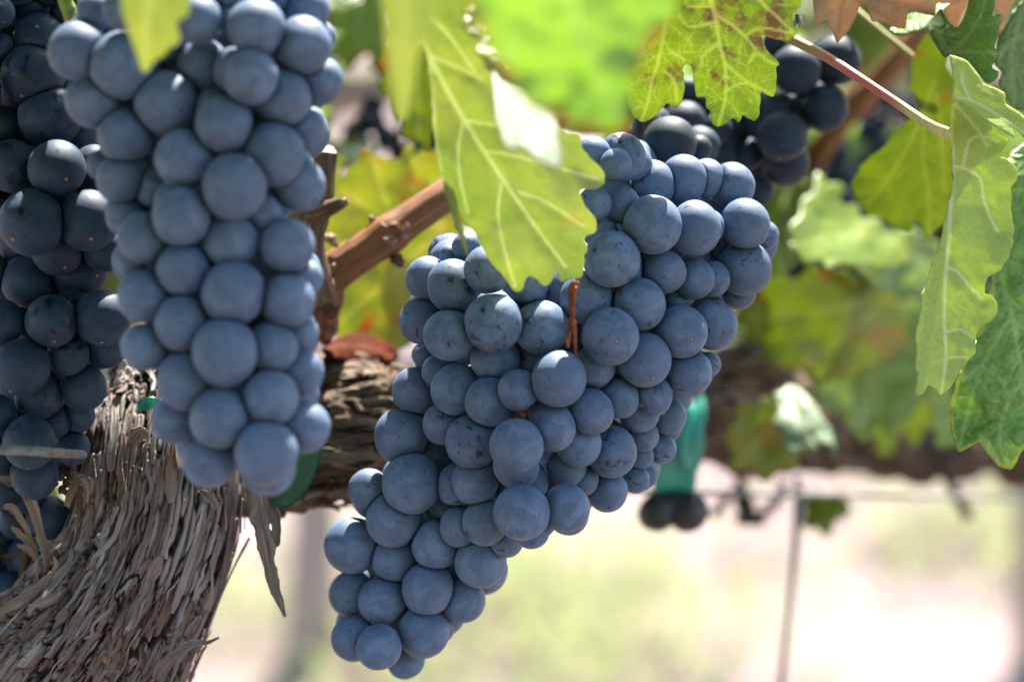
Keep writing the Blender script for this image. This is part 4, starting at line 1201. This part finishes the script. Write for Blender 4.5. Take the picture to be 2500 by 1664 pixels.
# knobbly burr and resin drops
g = G()
n_, f_ = SPH[3]
for (x_, y_, r_) in [(385, 300, 26), (420, 330, 34), (360, 345, 24), (330, 380, 20), (400, 380, 30), (370, 420, 24), (430, 285, 22), (350, 310, 18), (405, 440, 20)]:
    s2 = src([(x_, y_)], RC)[0]
    c_ = at(s2[0], s2[1], np.array(0.660 + random.uniform(0, 0.004)))
    g.add(c_ + n_ * (r_ / 2.449 * 0.66 / FPX) * (1 + 0.25 * fbm(n_ * 2.2 + x_, 3))[:, None], f_, uv3=n_ * 0.003 + x_ * 0.001)
g.build('burr', M['spur'], vine, ov)
g = G()
for (x_, y_, r_) in [(560, 1500, 75), (760, 1540, 80), (480, 1560, 60), (650, 1450, 45), (660, 1560, 70), (850, 1500, 40)]:
    s2 = src([(x_, y_)], RC)[0]
    c_ = at(s2[0], s2[1], np.array(0.664))
    g.add(c_ + n_ * (r_ / 2.449 * 0.66 / FPX) * (1 + 0.35 * fbm(n_ * 3.0 + x_, 4))[:, None], f_, uv3=n_ * 0.008 + x_ * 0.001)
g.build('burr', M['spur'], vine, ov)
for (x_, y_, r_) in [(635, 1435, 26), (795, 1445, 24), (700, 1505, 14)]:
    s2 = src([(x_, y_)], RC)[0]
    c_ = at(s2[0], s2[1], np.array(0.6575))
    mesh_obj('bud', n_ * (r_ / 2.449 * 0.66 / FPX) * (1 + 0.15 * fbm(n_ * 2 + x_, 2))[:, None], f_, M['bud'], vine, loc=c_ - ov)

# cordon running along the wire to the right and away
cp = path3([(350, 1010, 0.70), (520, 1020, 0.715), (700, 1010, 0.725), (830, 1000, 0.735), (1000, 990, 0.75), (1250, 970, 0.79), (1500, 935, 0.87), (1700, 940, 0.96), (1850, 985, 1.03), (2050, 1035, 1.09), (2250, 1050, 1.15), (2500, 1055, 1.22), (2900, 1055, 1.35)])
cr = np.array([0.0195, 0.0195, 0.0195, 0.0205, 0.0185, 0.018, 0.0185, 0.020, 0.017, 0.0125, 0.0115, 0.011, 0.011])
v, tr, q, uv = tube(cp, cr, 280, 1100, shaggy(8.1, 0.006))
gc = G().add(v, tr, q, uv3=uv, **FIELD)
cs = spline(np.column_stack([cp, cr]), 700)
c_t, c_a, c_b = frames(cs[:, :3])
for s_ in range(200):
    i0 = random.randint(120, 560)
    ii = np.linspace(i0, min(698, i0 + random.randint(12, 50)), 6).astype(int)
    an = random.uniform(0, 6.28) + np.cumsum(np.random.default_rng(s_ + 900).normal(0, 0.06, 6))
    nr = np.cos(an)[:, None] * c_a[ii] + np.sin(an)[:, None] * c_b[ii]
    p = cs[ii, :3] + nr * (cs[ii, 3] * (1.04 + random.uniform(0, 0.12) * np.linspace(0, 1, 6) ** 2))[:, None]
    v, qq, uv = ribbon(p, random.choice([0.0006, 0.001, 0.0016]) * np.array([0.4, 1, 1, 1, 0.9, 0.3]), 0.0003, 18, 0.3, 0.35, 0.1, s_, face=nr[3])
    gc.add(v, None, qq, uv3=uv, plate=np.full(len(v), random.random()), crack=np.zeros(len(v)))
gc.build('cordon', M['bark_dark'], vine, ov)
# brown cane with a node, and the cut spur beside it
ZC = (720, 300, 2.6133)


def knots(at_s, amt, wid):
    return lambda a, s, R: 1 + sum(m * np.exp(-((s - c) / w) ** 2) for c, m, w in zip(at_s, amt, wid)) + 0.02 * noise(np.column_stack([a.ravel(), s.ravel() * 150, 0 * a.ravel()])).reshape(a.shape)


cpts = path3([(120, 1290, 0.722), (140, 1130, 0.716), (215, 985, 0.712), (350, 880, 0.712), (560, 740, 0.713), (760, 600, 0.715), (960, 465, 0.718), (1160, 340, 0.724), (1400, 180, 0.735), (1700, -80, 0.75), (2000, -500, 0.77)], ZC)
v, tr, q, uv = tube(cpts, [0.0075, 0.0066, 0.0060, 0.0057, 0.0053, 0.0051, 0.0050, 0.0048, 0.0046, 0.0044, 0.004], 60, 260, knots([0.0115, 0.040, 0.1], [0.2, 0.16, 0.2], [0.005, 0.0045, 0.005]))
cane = mesh_obj('cane', v - ov, [tr, q], M['cane'], vine, {'uv3': uv})


def bud(px, py, d, r, parent, z=ZC, st=(1, 1, 1.6), tilt=0.4, mat='bud'):
    s2 = src([(px, py)], z)[0]
    c_ = at(s2[0], s2[1], np.array(float(d)))
    n2, f2 = SPH[3]
    w = n2 * (1 + 0.25 * fbm(n2 * 2.1 + px * 0.1, 3))[:, None]
    w[:, :2] *= (1 - 0.35 * np.clip(w[:, 2:3], -1, 1))
    w = w * np.array(st) * r
    c0, s0 = math.cos(tilt), math.sin(tilt)
    w = np.column_stack([w[:, 0] * c0 + w[:, 2] * s0, w[:, 1], -w[:, 0] * s0 + w[:, 2] * c0])
    return mesh_obj('bud', w, f2, M[mat], parent, loc=c_ - ov)


g = G()
for (x_, y_, r_, d_) in [(165, 1120, 90, 0.712), (120, 1200, 110, 0.715), (210, 1190, 60, 0.712), (150, 1290, 110, 0.72)]:
    s2 = src([(x_, y_)], ZC)[0]
    g.add(at(s2[0], s2[1], np.array(d_)) + SPH[4][0] * (r_ / 2.6133 * 0.71 / FPX) * (1 + 0.35 * fbm(SPH[4][0] * 2.4 + x_, 4))[:, None], SPH[4][1], uv3=SPH[4][0] * 0.008 + x_ * 0.001)
g.build('collar', M['spur'], vine, ov)
for b in [(705, 690, 0.7070, 0.0013, (0.8, .8, 1.8), 0.3), (560, 660, 0.708, 0.0010, (1, 1, 1.2), -0.5), (490, 612, 0.712, 0.0009, (1, 1, 1.5), -0.7), (610, 745, 0.7070, 0.0015, (1.3, 1, 1), 0.2), (640, 650, 0.7075, 0.0010, (1.2, 1, 1), 0.4),
          (660, 880, 0.7125, 0.0018, (1, 1, 1.2), 2.6), (230, 740, 0.707, 0.0017, (1.3, 1, 1), 0.6), (225, 930, 0.704, 0.0012, (.8, 1, 1.8), 0.7), (215, 1020, 0.704, 0.0016, (1.3, 1, 1), 0.3)]:
    bud(*b[:4], cane, ZC, b[4], b[5], mat='bud' if b[1] < 850 or b[0] < 300 else 'spur')
spts = path3([(130, 1120, 0.706), (95, 900, 0.702), (85, 740, 0.70), (110, 590, 0.698), (165, 450, 0.697), (185, 330, 0.697), (197, 190, 0.697)], ZC)
v, tr, q, uv = tube(spts, [0.0066, 0.0052, 0.0046, 0.0050, 0.0038, 0.0032, 0.0034], 60, 160, fibre(5.5, 0.05, 0.0, 0.7))
spur = mesh_obj('spur', v - ov, [tr, q], M['spur'], vine, {'uv3': uv})
v, tr, q, uv = tube(path3([(120, 580, 0.695), (220, 545, 0.690), (285, 515, 0.688), (300, 505, 0.688)], ZC), [0.0032, 0.0023, 0.0019, 0.0015], 24, 30, fibre(2.5, 0.06, 0.0, 0.5))
mesh_obj('side_shoot', v - ov, [tr, q], M['spur'], spur, {'uv3': uv})
bud(318, 500, 0.686, 0.0011, spur, ZC, (1, 1, 1), 0.5)
ce = spts[-1]
cdir = spts[-1] - spts[-2]
cdir = cdir / np.linalg.norm(cdir) * 0.6 - FWD * 0.5
cdir /= np.linalg.norm(cdir)
v, tr, q, uv = tube(np.array([ce - cdir * 0.0012, ce + cdir * 0.0004]), [0.0031, 0.0030], 30, 4, lambda a, s, R: 1 + 0.06 * np.sin(a * 3 + 1) + 0.04 * np.sin(a * 7))
mesh_obj('cut_face', v - ov, [tr, q], M['cut'], spur, smooth=False)
# blurred cane farther back at right
v, tr, q, uv = tube(path3([(1060, 40, 0.93), (900, 200, 0.93), (760, 380, 0.93), (560, 600, 0.94), (380, 800, 0.95), (230, 1020, 0.97), (180, 1120, 1.06)], Z3), [0.0046] * 7, 24, 120, knots([0.05, 0.12], [0.25, 0.25], [0.006, 0.006]))
mesh_obj('cane', v - ov, [tr, q], M['cane'], vine, {'uv3': uv})

# ------------------------------------------------------------------ wires, ties, stake
wp = np.vstack([path3([(-600, 1085, 0.60)], (0, 0, 1)), path3([(0, 180, 0.606), (330, 198, 0.612), (500, 207, 0.650), (600, 211, 0.676)], RC), path3([(1000, 1180, 0.74), (1740, 1203, 0.87), (2500, 1215, 1.0), (3300, 1225, 1.14)], (0, 0, 1))])
v, tr, q, uv = tube(wp, [0.00122] * 5 + [0.0009] * (len(wp) - 5), 14, 200)
tag(mesh_obj('trellis_wire', v, [tr, q], M['wire']), 'grey trellis wire running along the vine, in front of the left grapes', 'wire')


def strap(pts, wid, mat, n=40, face=None, seed=0):
    return ribbon(path3(pts, R7) if isinstance(pts, list) else pts, wid, 0.0005, n, 0.25, 0.12, 0.12, seed, face=face)


tie = thing('vine_tie', 'teal plastic tie wrapped on the cordon behind the middle cluster', 'plant tie', at(np.array(1650.0), np.array(1000.0), np.array(0.87)), 'plastic ties on the vine')
ot = np.array(tie.location)
v, qq, uv = strap([(905, 480, 0.842), (900, 620, 0.836), (880, 760, 0.832), (850, 920, 0.830), (790, 1080, 0.832), (755, 1250, 0.836)], [0.0026, 0.0034, 0.0046, 0.0060, 0.0074, 0.0074], 'teal', seed=2)
mesh_obj('band', v - ot, qq, M['teal'], tie)
v, qq, uv = strap([(900, 560, 0.832), (915, 700, 0.826), (880, 850, 0.823), (862, 950, 0.825), (880, 1050, 0.830)], [0.0030, 0.0034, 0.0034, 0.0030, 0.0016], 'teal', seed=4)
mesh_obj('band', v - ot, qq, M['teal'], tie)
g = G()
for pts, rd in (([(605, 1270, 0.838), (660, 1320, 0.836), (740, 1300, 0.836), (790, 1290, 0.836), (860, 1330, 0.836), (955, 1290, 0.838)], [0.0045, 0.0075, 0.0058, 0.0056, 0.0072, 0.0045]),):
    v, tr, q, uv = tube(path3(pts, R7), rd, 20, 40)
    g.add(v, tr, q)
g.build('clip', M['black'], tie, ot)
tie2 = thing('vine_tie', 'dark green plastic tie behind the lowest grapes of the left cluster', 'plant tie', at(np.array(720.0), np.array(1150.0), np.array(0.69)), 'plastic ties on the vine')
o2 = np.array(tie2.location)
v, qq, uv = ribbon(path3([(600, 930, 0.668), (680, 1000, 0.672), (735, 1060, 0.678), (730, 1130, 0.682), (690, 1200, 0.684), (660, 1225, 0.686)], (0, 0, 1)) , [0.002, 0.004, 0.0052, 0.0055, 0.005, 0.002], 0.0005, 40, 0.3, 0.1, 0.15, 6)
mesh_obj('band', v - o2, qq, M['green_plastic'], tie2)
v, qq, uv = ribbon(path3([(830, 1075, 0.664), (865, 1045, 0.663), (915, 1030, 0.663), (960, 1040, 0.665)], RB), [0.0006, 0.0015, 0.0014, 0.0010], 0.0005, 20, 0.3, 0.2, 0.15, 7)
mesh_obj('tie_end', v - o2, qq, M['teal'], tie2)
# thin grey stake down to the ground
sp = path3([(1835, 1095, 0.95), (1826, 1300, 0.952), (1798, 1568, 0.955)])
dirn = sp[-1] - sp[-2]
end = sp[-1] + dirn * (sp[-1][2] + 0.02) / -dirn[2]
v, tr, q, uv = tube(np.vstack([sp, end]), [0.0013] * 4, 12, 40)
tag(mesh_obj('thin_stake', v, [tr, q], M['wire']), 'thin grey stake standing blurred under the far cordon', 'stake')
# tendrils hanging over the far wire
M['tendril'] = plain_mat('dark_tendril', (0.06, 0.05, 0.03), 0.7, 0.2, (0.03, 0.02, 0.015), 300)
TD = path3([(1720, 1110, 1.0)])[0]
td = thing('dried_tendril', 'dark dried tendrils curled over the far wire beside the teal tie', 'tendril', TD, 'dried tendrils')
for pts in ([(1640, 1190, 1.0), (1690, 1130, 1.0), (1720, 1200, 0.99), (1790, 1150, 1.0), (1800, 1110, 1.0)], [(1700, 1100, 1.0), (1730, 1180, 1.0), (1700, 1195, 1.0), (1760, 1200, 1.0)]):
    v, tr, q, uv = tube(path3(pts), [0.0020] * len(pts), 8, 50)
    mesh_obj('strand', v - TD, [tr, q], M['tendril'], td)
v, tr, q, uv = tube(path3([(2170, 1080, 1.10), (2190, 1120, 1.09), (2212, 1160, 1.09), (2232, 1192, 1.09)]), [0.0026] * 4, 8, 50)
tag(mesh_obj('dried_tendril', v, [tr, q], M['tendril']), 'short dark stub hanging from the far cordon at right', 'tendril', 'dried tendrils')
# small fly on the mottled leaf rim
fl = at(*[np.array(float(q)) for q in (*src([(1462, 155)], Z5)[0], 0.632)])
fly = thing('fly', 'tiny fly sitting on the right rim of the mottled leaf', 'insect', fl)
n2, f2 = SPH[2]
mesh_obj('body', n2 * np.array([0.0005, 0.0005, 0.0014]) * (1 + 0.25 * n2[:, 2:3]), f2, M['fly'], fly)
g = G()
for s_ in (-1, 1):
    for dz in (-0.0004, 0.0002, 0.0008):
        v, tr, q, uv = tube(np.array([[0, 0, dz], [s_ * 0.001, -0.0003, dz + 0.0006], [s_ * 0.0022, 0.0004, dz]]), [0.00009] * 3, 6, 8)
        g.add(v, tr, q)
g.build('legs', M['fly'], fly)
for s_ in (-1, 1):
    w = n2 * np.array([0.00035, 0.00006, 0.0012]) + np.array([s_ * 0.0006, -0.0005, -0.0008])
    mesh_obj('wing', w, f2, M['wire'], fly)

# ------------------------------------------------------------------ generic leaf for canopies
half = [(0.0, -0.02), (0.07, -0.2), (0.25, -0.33), (0.36, -0.26), (0.47, -0.24), (0.56, -0.05), (0.46, 0.08), (0.60, 0.14), (0.72, 0.42), (0.58, 0.40), (0.50, 0.48), (0.33, 0.42), (0.40, 0.62), (0.26, 0.72), (0.2, 0.84), (0.0, 1.0)]
ol = [Vector(p) for p in half] + [Vector((-x_, y_)) for x_, y_ in half[-2:0:-1]]
ins = [Vector((x_, y_)) for x_ in (-0.3, -0.15, 0, 0.15, 0.3) for y_ in (-0.1, 0.1, 0.3, 0.5)] + [Vector((0, 0.7)), Vector((0.45, 0.25)), Vector((-0.45, 0.25))]
vv, _, ff, *_ = geometry.delaunay_2d_cdt(ol + ins, [(i, (i + 1) % len(ol)) for i in range(len(ol))], [], 1, 1e-5)
LP = np.array([(v_.x, v_.y) for v_ in vv])
LT = np.array([f for f in ff if len(f) == 3])
LV = np.clip(1 - seg_dist(LP, np.array([[0, 0, 0, 1], [0, 0, .7, .4], [0, 0, -.7, .4], [0, 0, .5, -.2], [0, 0, -.5, -.2]])).min(1) / 0.03, 0, 1)


def scatter(g, pos, size, rg, droop=0.5):
    """add one randomly turned vine leaf to the collector"""
    cup = rg.uniform(-0.35, 0.35)
    z = cup * (LP[:, 0] ** 2) + rg.uniform(-0.3, 0.1) * LP[:, 1] ** 2 + 0.05 * rg.normal(0, 1, len(LP))
    q = np.column_stack([LP[:, 0], LP[:, 1] - 0.3, z]) * size
    a = rg.normal(0, 1, 3)
    tip = a * np.array([1, 1, 0.5]) + np.array([0, 0, -droop * 2])
    tip /= np.linalg.norm(tip)
    n = rg.normal(0, 1, 3) + np.array([0, -0.3, 0.6])
    n -= tip * (n @ tip)
    n /= np.linalg.norm(n)
    x = np.cross(tip, n)
    w = pos + q[:, :1] * x + q[:, 1:2] * tip + q[:, 2:3] * n
    g.add(w, LT, None, luv=np.column_stack([LP * size * 600, np.full(len(LP), rg.uniform(0, 900))]), vein=LV, edge=np.full(len(LP), 50.0))


# the canopy of this vine above the picture: it shades the grapes
rg = np.random.default_rng(21)
cg = G()
lit = [(Z5, 900, 100, 0.63, 0.055), (Z5, 350, 600, 0.63, 0.04), (DISP, 1350, 100, 0.44, 0.07), (DISP, 1060, 300, 0.6, 0.075), (DISP, 1000, 120, 0.6, 0.06), (Z3, 1300, 900, 0.65, 0.04), (Z4, 1150, 500, 0.65, 0.04), (DISP, 1230, 260, 0.54, 0.05),
       (Z3, 600, 60, 0.67, 0.05), (DISP, 850, 500, 0.8, 0.06), (DISP, 340, 60, 0.51, 0.045), (DISP, 930, 120, 0.478, 0.05), (Z3, 900, 1100, 0.73, 0.08), (DISP, 2060, 750, 0.92, 0.07), (DISP, 1850, 700, 0.88, 0.05), (Z5, 1350, 150, 0.64, 0.03), (DISP, 1130, 520, 0.6, 0.05), (Z4, 1400, 900, 0.67, 0.03), (DISP, 930, 450, 0.8, 0.05)]
rays = [(at(*[np.array(float(q)) for q in (*src([(a_, b_)], z_)[0], d_)]), r_) for z_, a_, b_, d_, r_ in lit]  # canopy gaps are shaped along these rays to let sun through
for _ in range(2500):
    p = np.array([rg.uniform(-0.95, 0.95), rg.uniform(0.40, 1.35), rg.uniform(1.185, 1.95)])
    if p[1] < 0.58 and rg.random() < 0.25 + 0.3 * (p[0] > -0.05): continue
    bad = False
    for o_, r_ in rays:
        w = p - o_
        s_ = w @ SUN
        if s_ > 0 and np.linalg.norm(w - s_ * SUN) < r_ + 0.045: bad = True
    if bad: continue
    scatter(cg, p, rg.uniform(0.045, 0.075), rg)
for _ in range(520):  # more unseen leaves, added to darken the tops of the left clusters
    p = np.array([rg.uniform(-0.42, 0.0), rg.uniform(0.22, 0.53), rg.uniform(1.19, 1.55)])
    if any((p - o_) @ SUN > 0 and np.linalg.norm((p - o_) - ((p - o_) @ SUN) * SUN) < r_ + 0.04 for o_, r_ in rays): continue
    scatter(cg, p, rg.uniform(0.04, 0.065), rg)
# shaded inner leaves behind the clusters
for x0, x1, y0, y1, d0_, d1_, n_l in ((1690, 2420, 330, 930, 1.16, 1.45, 150), (-120, 330, -60, 760, 0.86, 1.05, 70), (300, 720, -60, 560, 0.86, 1.05, 40), (-160, 90, 700, 1150, 0.80, 0.95, 16), (1380, 1800, 120, 560, 0.88, 1.0, 40)):
    for _ in range(n_l):
        s2 = src([(rg.uniform(x0, x1), rg.uniform(y0, y1))])[0]
        scatter(cg, at(s2[0], s2[1], np.array(rg.uniform(d0_, d1_))), rg.uniform(0.03, 0.05), rg)
tag(cg.build('canopy_leaves', M['canopy']), 'dense green leaves of the vine canopy above the grapes', 'foliage', kind='stuff')

# ------------------------------------------------------------------ rows of vines behind
rg = np.random.default_rng(5)
proto = thing('background_vine', 'x', 'vine', (0, 0, 0), 'vines of the rows behind')
v, tr, q, uv = tube(np.array([[0, 0, -0.02], [0.015, 0.01, 0.3], [-0.01, 0, 0.6], [0.01, 0, 0.82]]), [0.036, 0.030, 0.029, 0.034], 40, 80, fibre(1.5, 0.16, 6.0))
bt = mesh_obj('trunk', v, [tr, q], M['bark_pale'], proto, {'uv3': uv})
v, tr, q, uv = tube(np.array([[-0.5, 0, 0.86], [-0.2, 0.01, 0.85], [0, 0, 0.83], [0.25, -0.01, 0.86], [0.5, 0, 0.86]]), [0.014, 0.018, 0.03, 0.018, 0.014], 24, 80, fibre(2.5, 0.16, 6.0))
bc = mesh_obj('cordon', v, [tr, q], M['bark_pale'], proto, {'uv3': uv})
g = G()
for _ in range(760):
    h = rg.beta(1.1, 1.2)
    scatter(g, np.array([rg.uniform(-0.52, 0.52), rg.normal(0, 0.16), 0.84 + 1.0 * h]), rg.uniform(0.06, 0.10), rg)
bcrown = g.build('crown', M['leaf_far'], proto)


def place_vine(x_, y_, label, rot=0.0, first=[True]):
    if first[0]:
        o = proto
        first[0] = False
    else:
        o = proto.copy()
        COL.objects.link(o)
        for ch in (bt, bc, bcrown):
            c = ch.copy()
            COL.objects.link(c)
            c.parent = o
    o.location = (x_, y_, 0)
    o.rotation_euler = (0, 0, rot)
    o['label'] = label


def ground_x(px, depth):
    return (px - 1250) / FPX * depth


for px, lab in ((753, 'blurred grey vine trunk standing below the middle cluster, in the next row'), (2535, 'blurred vine trunk at the right edge of the frame, in the next row')):
    place_vine(ground_x(px, 3.6), 3.6 * math.cos(PITCH) - 0.1, lab, 0.0 if px < 1000 else math.pi)
place_vine(ground_x(753, 3.6) - 1.0, 3.45, 'vine of the next row out of frame at left', math.pi)
for k_, lab in enumerate(('left vine of the far row behind the next one', 'middle vine of the far row behind the next one', 'right vine of the far row behind the next one')):
    place_vine(-1.0 + 1.0 * k_, 6.2, lab, k_ * math.pi)

for k_, lab in enumerate(('left vine of the unseen added row behind the camera', 'second vine of the unseen added row behind the camera', 'third vine of the unseen added row behind the camera', 'right vine of the unseen added row behind the camera')):
    place_vine(-1.5 + 1.0 * k_, -1.7, lab, (k_ % 2) * math.pi)  # unseen row, added to block low light from the front

# grass between the rows
rg = np.random.default_rng(9)
gg = G()
cent = [(0.79, 4.0), (0.95, 4.3), (0.05, 3.5), (-0.12, 3.35), (0.18, 3.6), (0.0, 3.8), (-0.47, 3.55), (0.5, 5.6), (-0.9, 5.8), (0.9, 7.5), (-1.2, 7.8)]
V, T_ = [], []
for cx, cy in cent:
    for _ in range(220):
        x_, y_ = cx + rg.normal(0, 0.16), cy + rg.normal(0, 0.22)
        h, a = rg.uniform(0.03, 0.10), rg.uniform(0, 6.28)
        w = rg.uniform(0.002, 0.004)
        b = len(V)
        lx, ly = rg.normal(0, 0.4) * h, rg.normal(0, 0.4) * h
        V += [(x_ - w * math.cos(a), y_ - w * math.sin(a), 0), (x_ + w * math.cos(a), y_ + w * math.sin(a), 0), (x_ + lx * 0.4 + w * 0.6 * math.cos(a), y_ + ly * 0.4, h * 0.6), (x_ + lx, y_ + ly, h)]
        T_ += [(b, b + 1, b + 2), (b, b + 2, b + 3)]
M['grass'] = plain_mat('dry_grass', (0.36, 0.43, 0.17), 0.7, 0.2, (0.36, 0.36, 0.18), 8, tr=0.35)
tag(mesh_obj('grass', V, np.array(T_), M['grass']), kind='stuff')
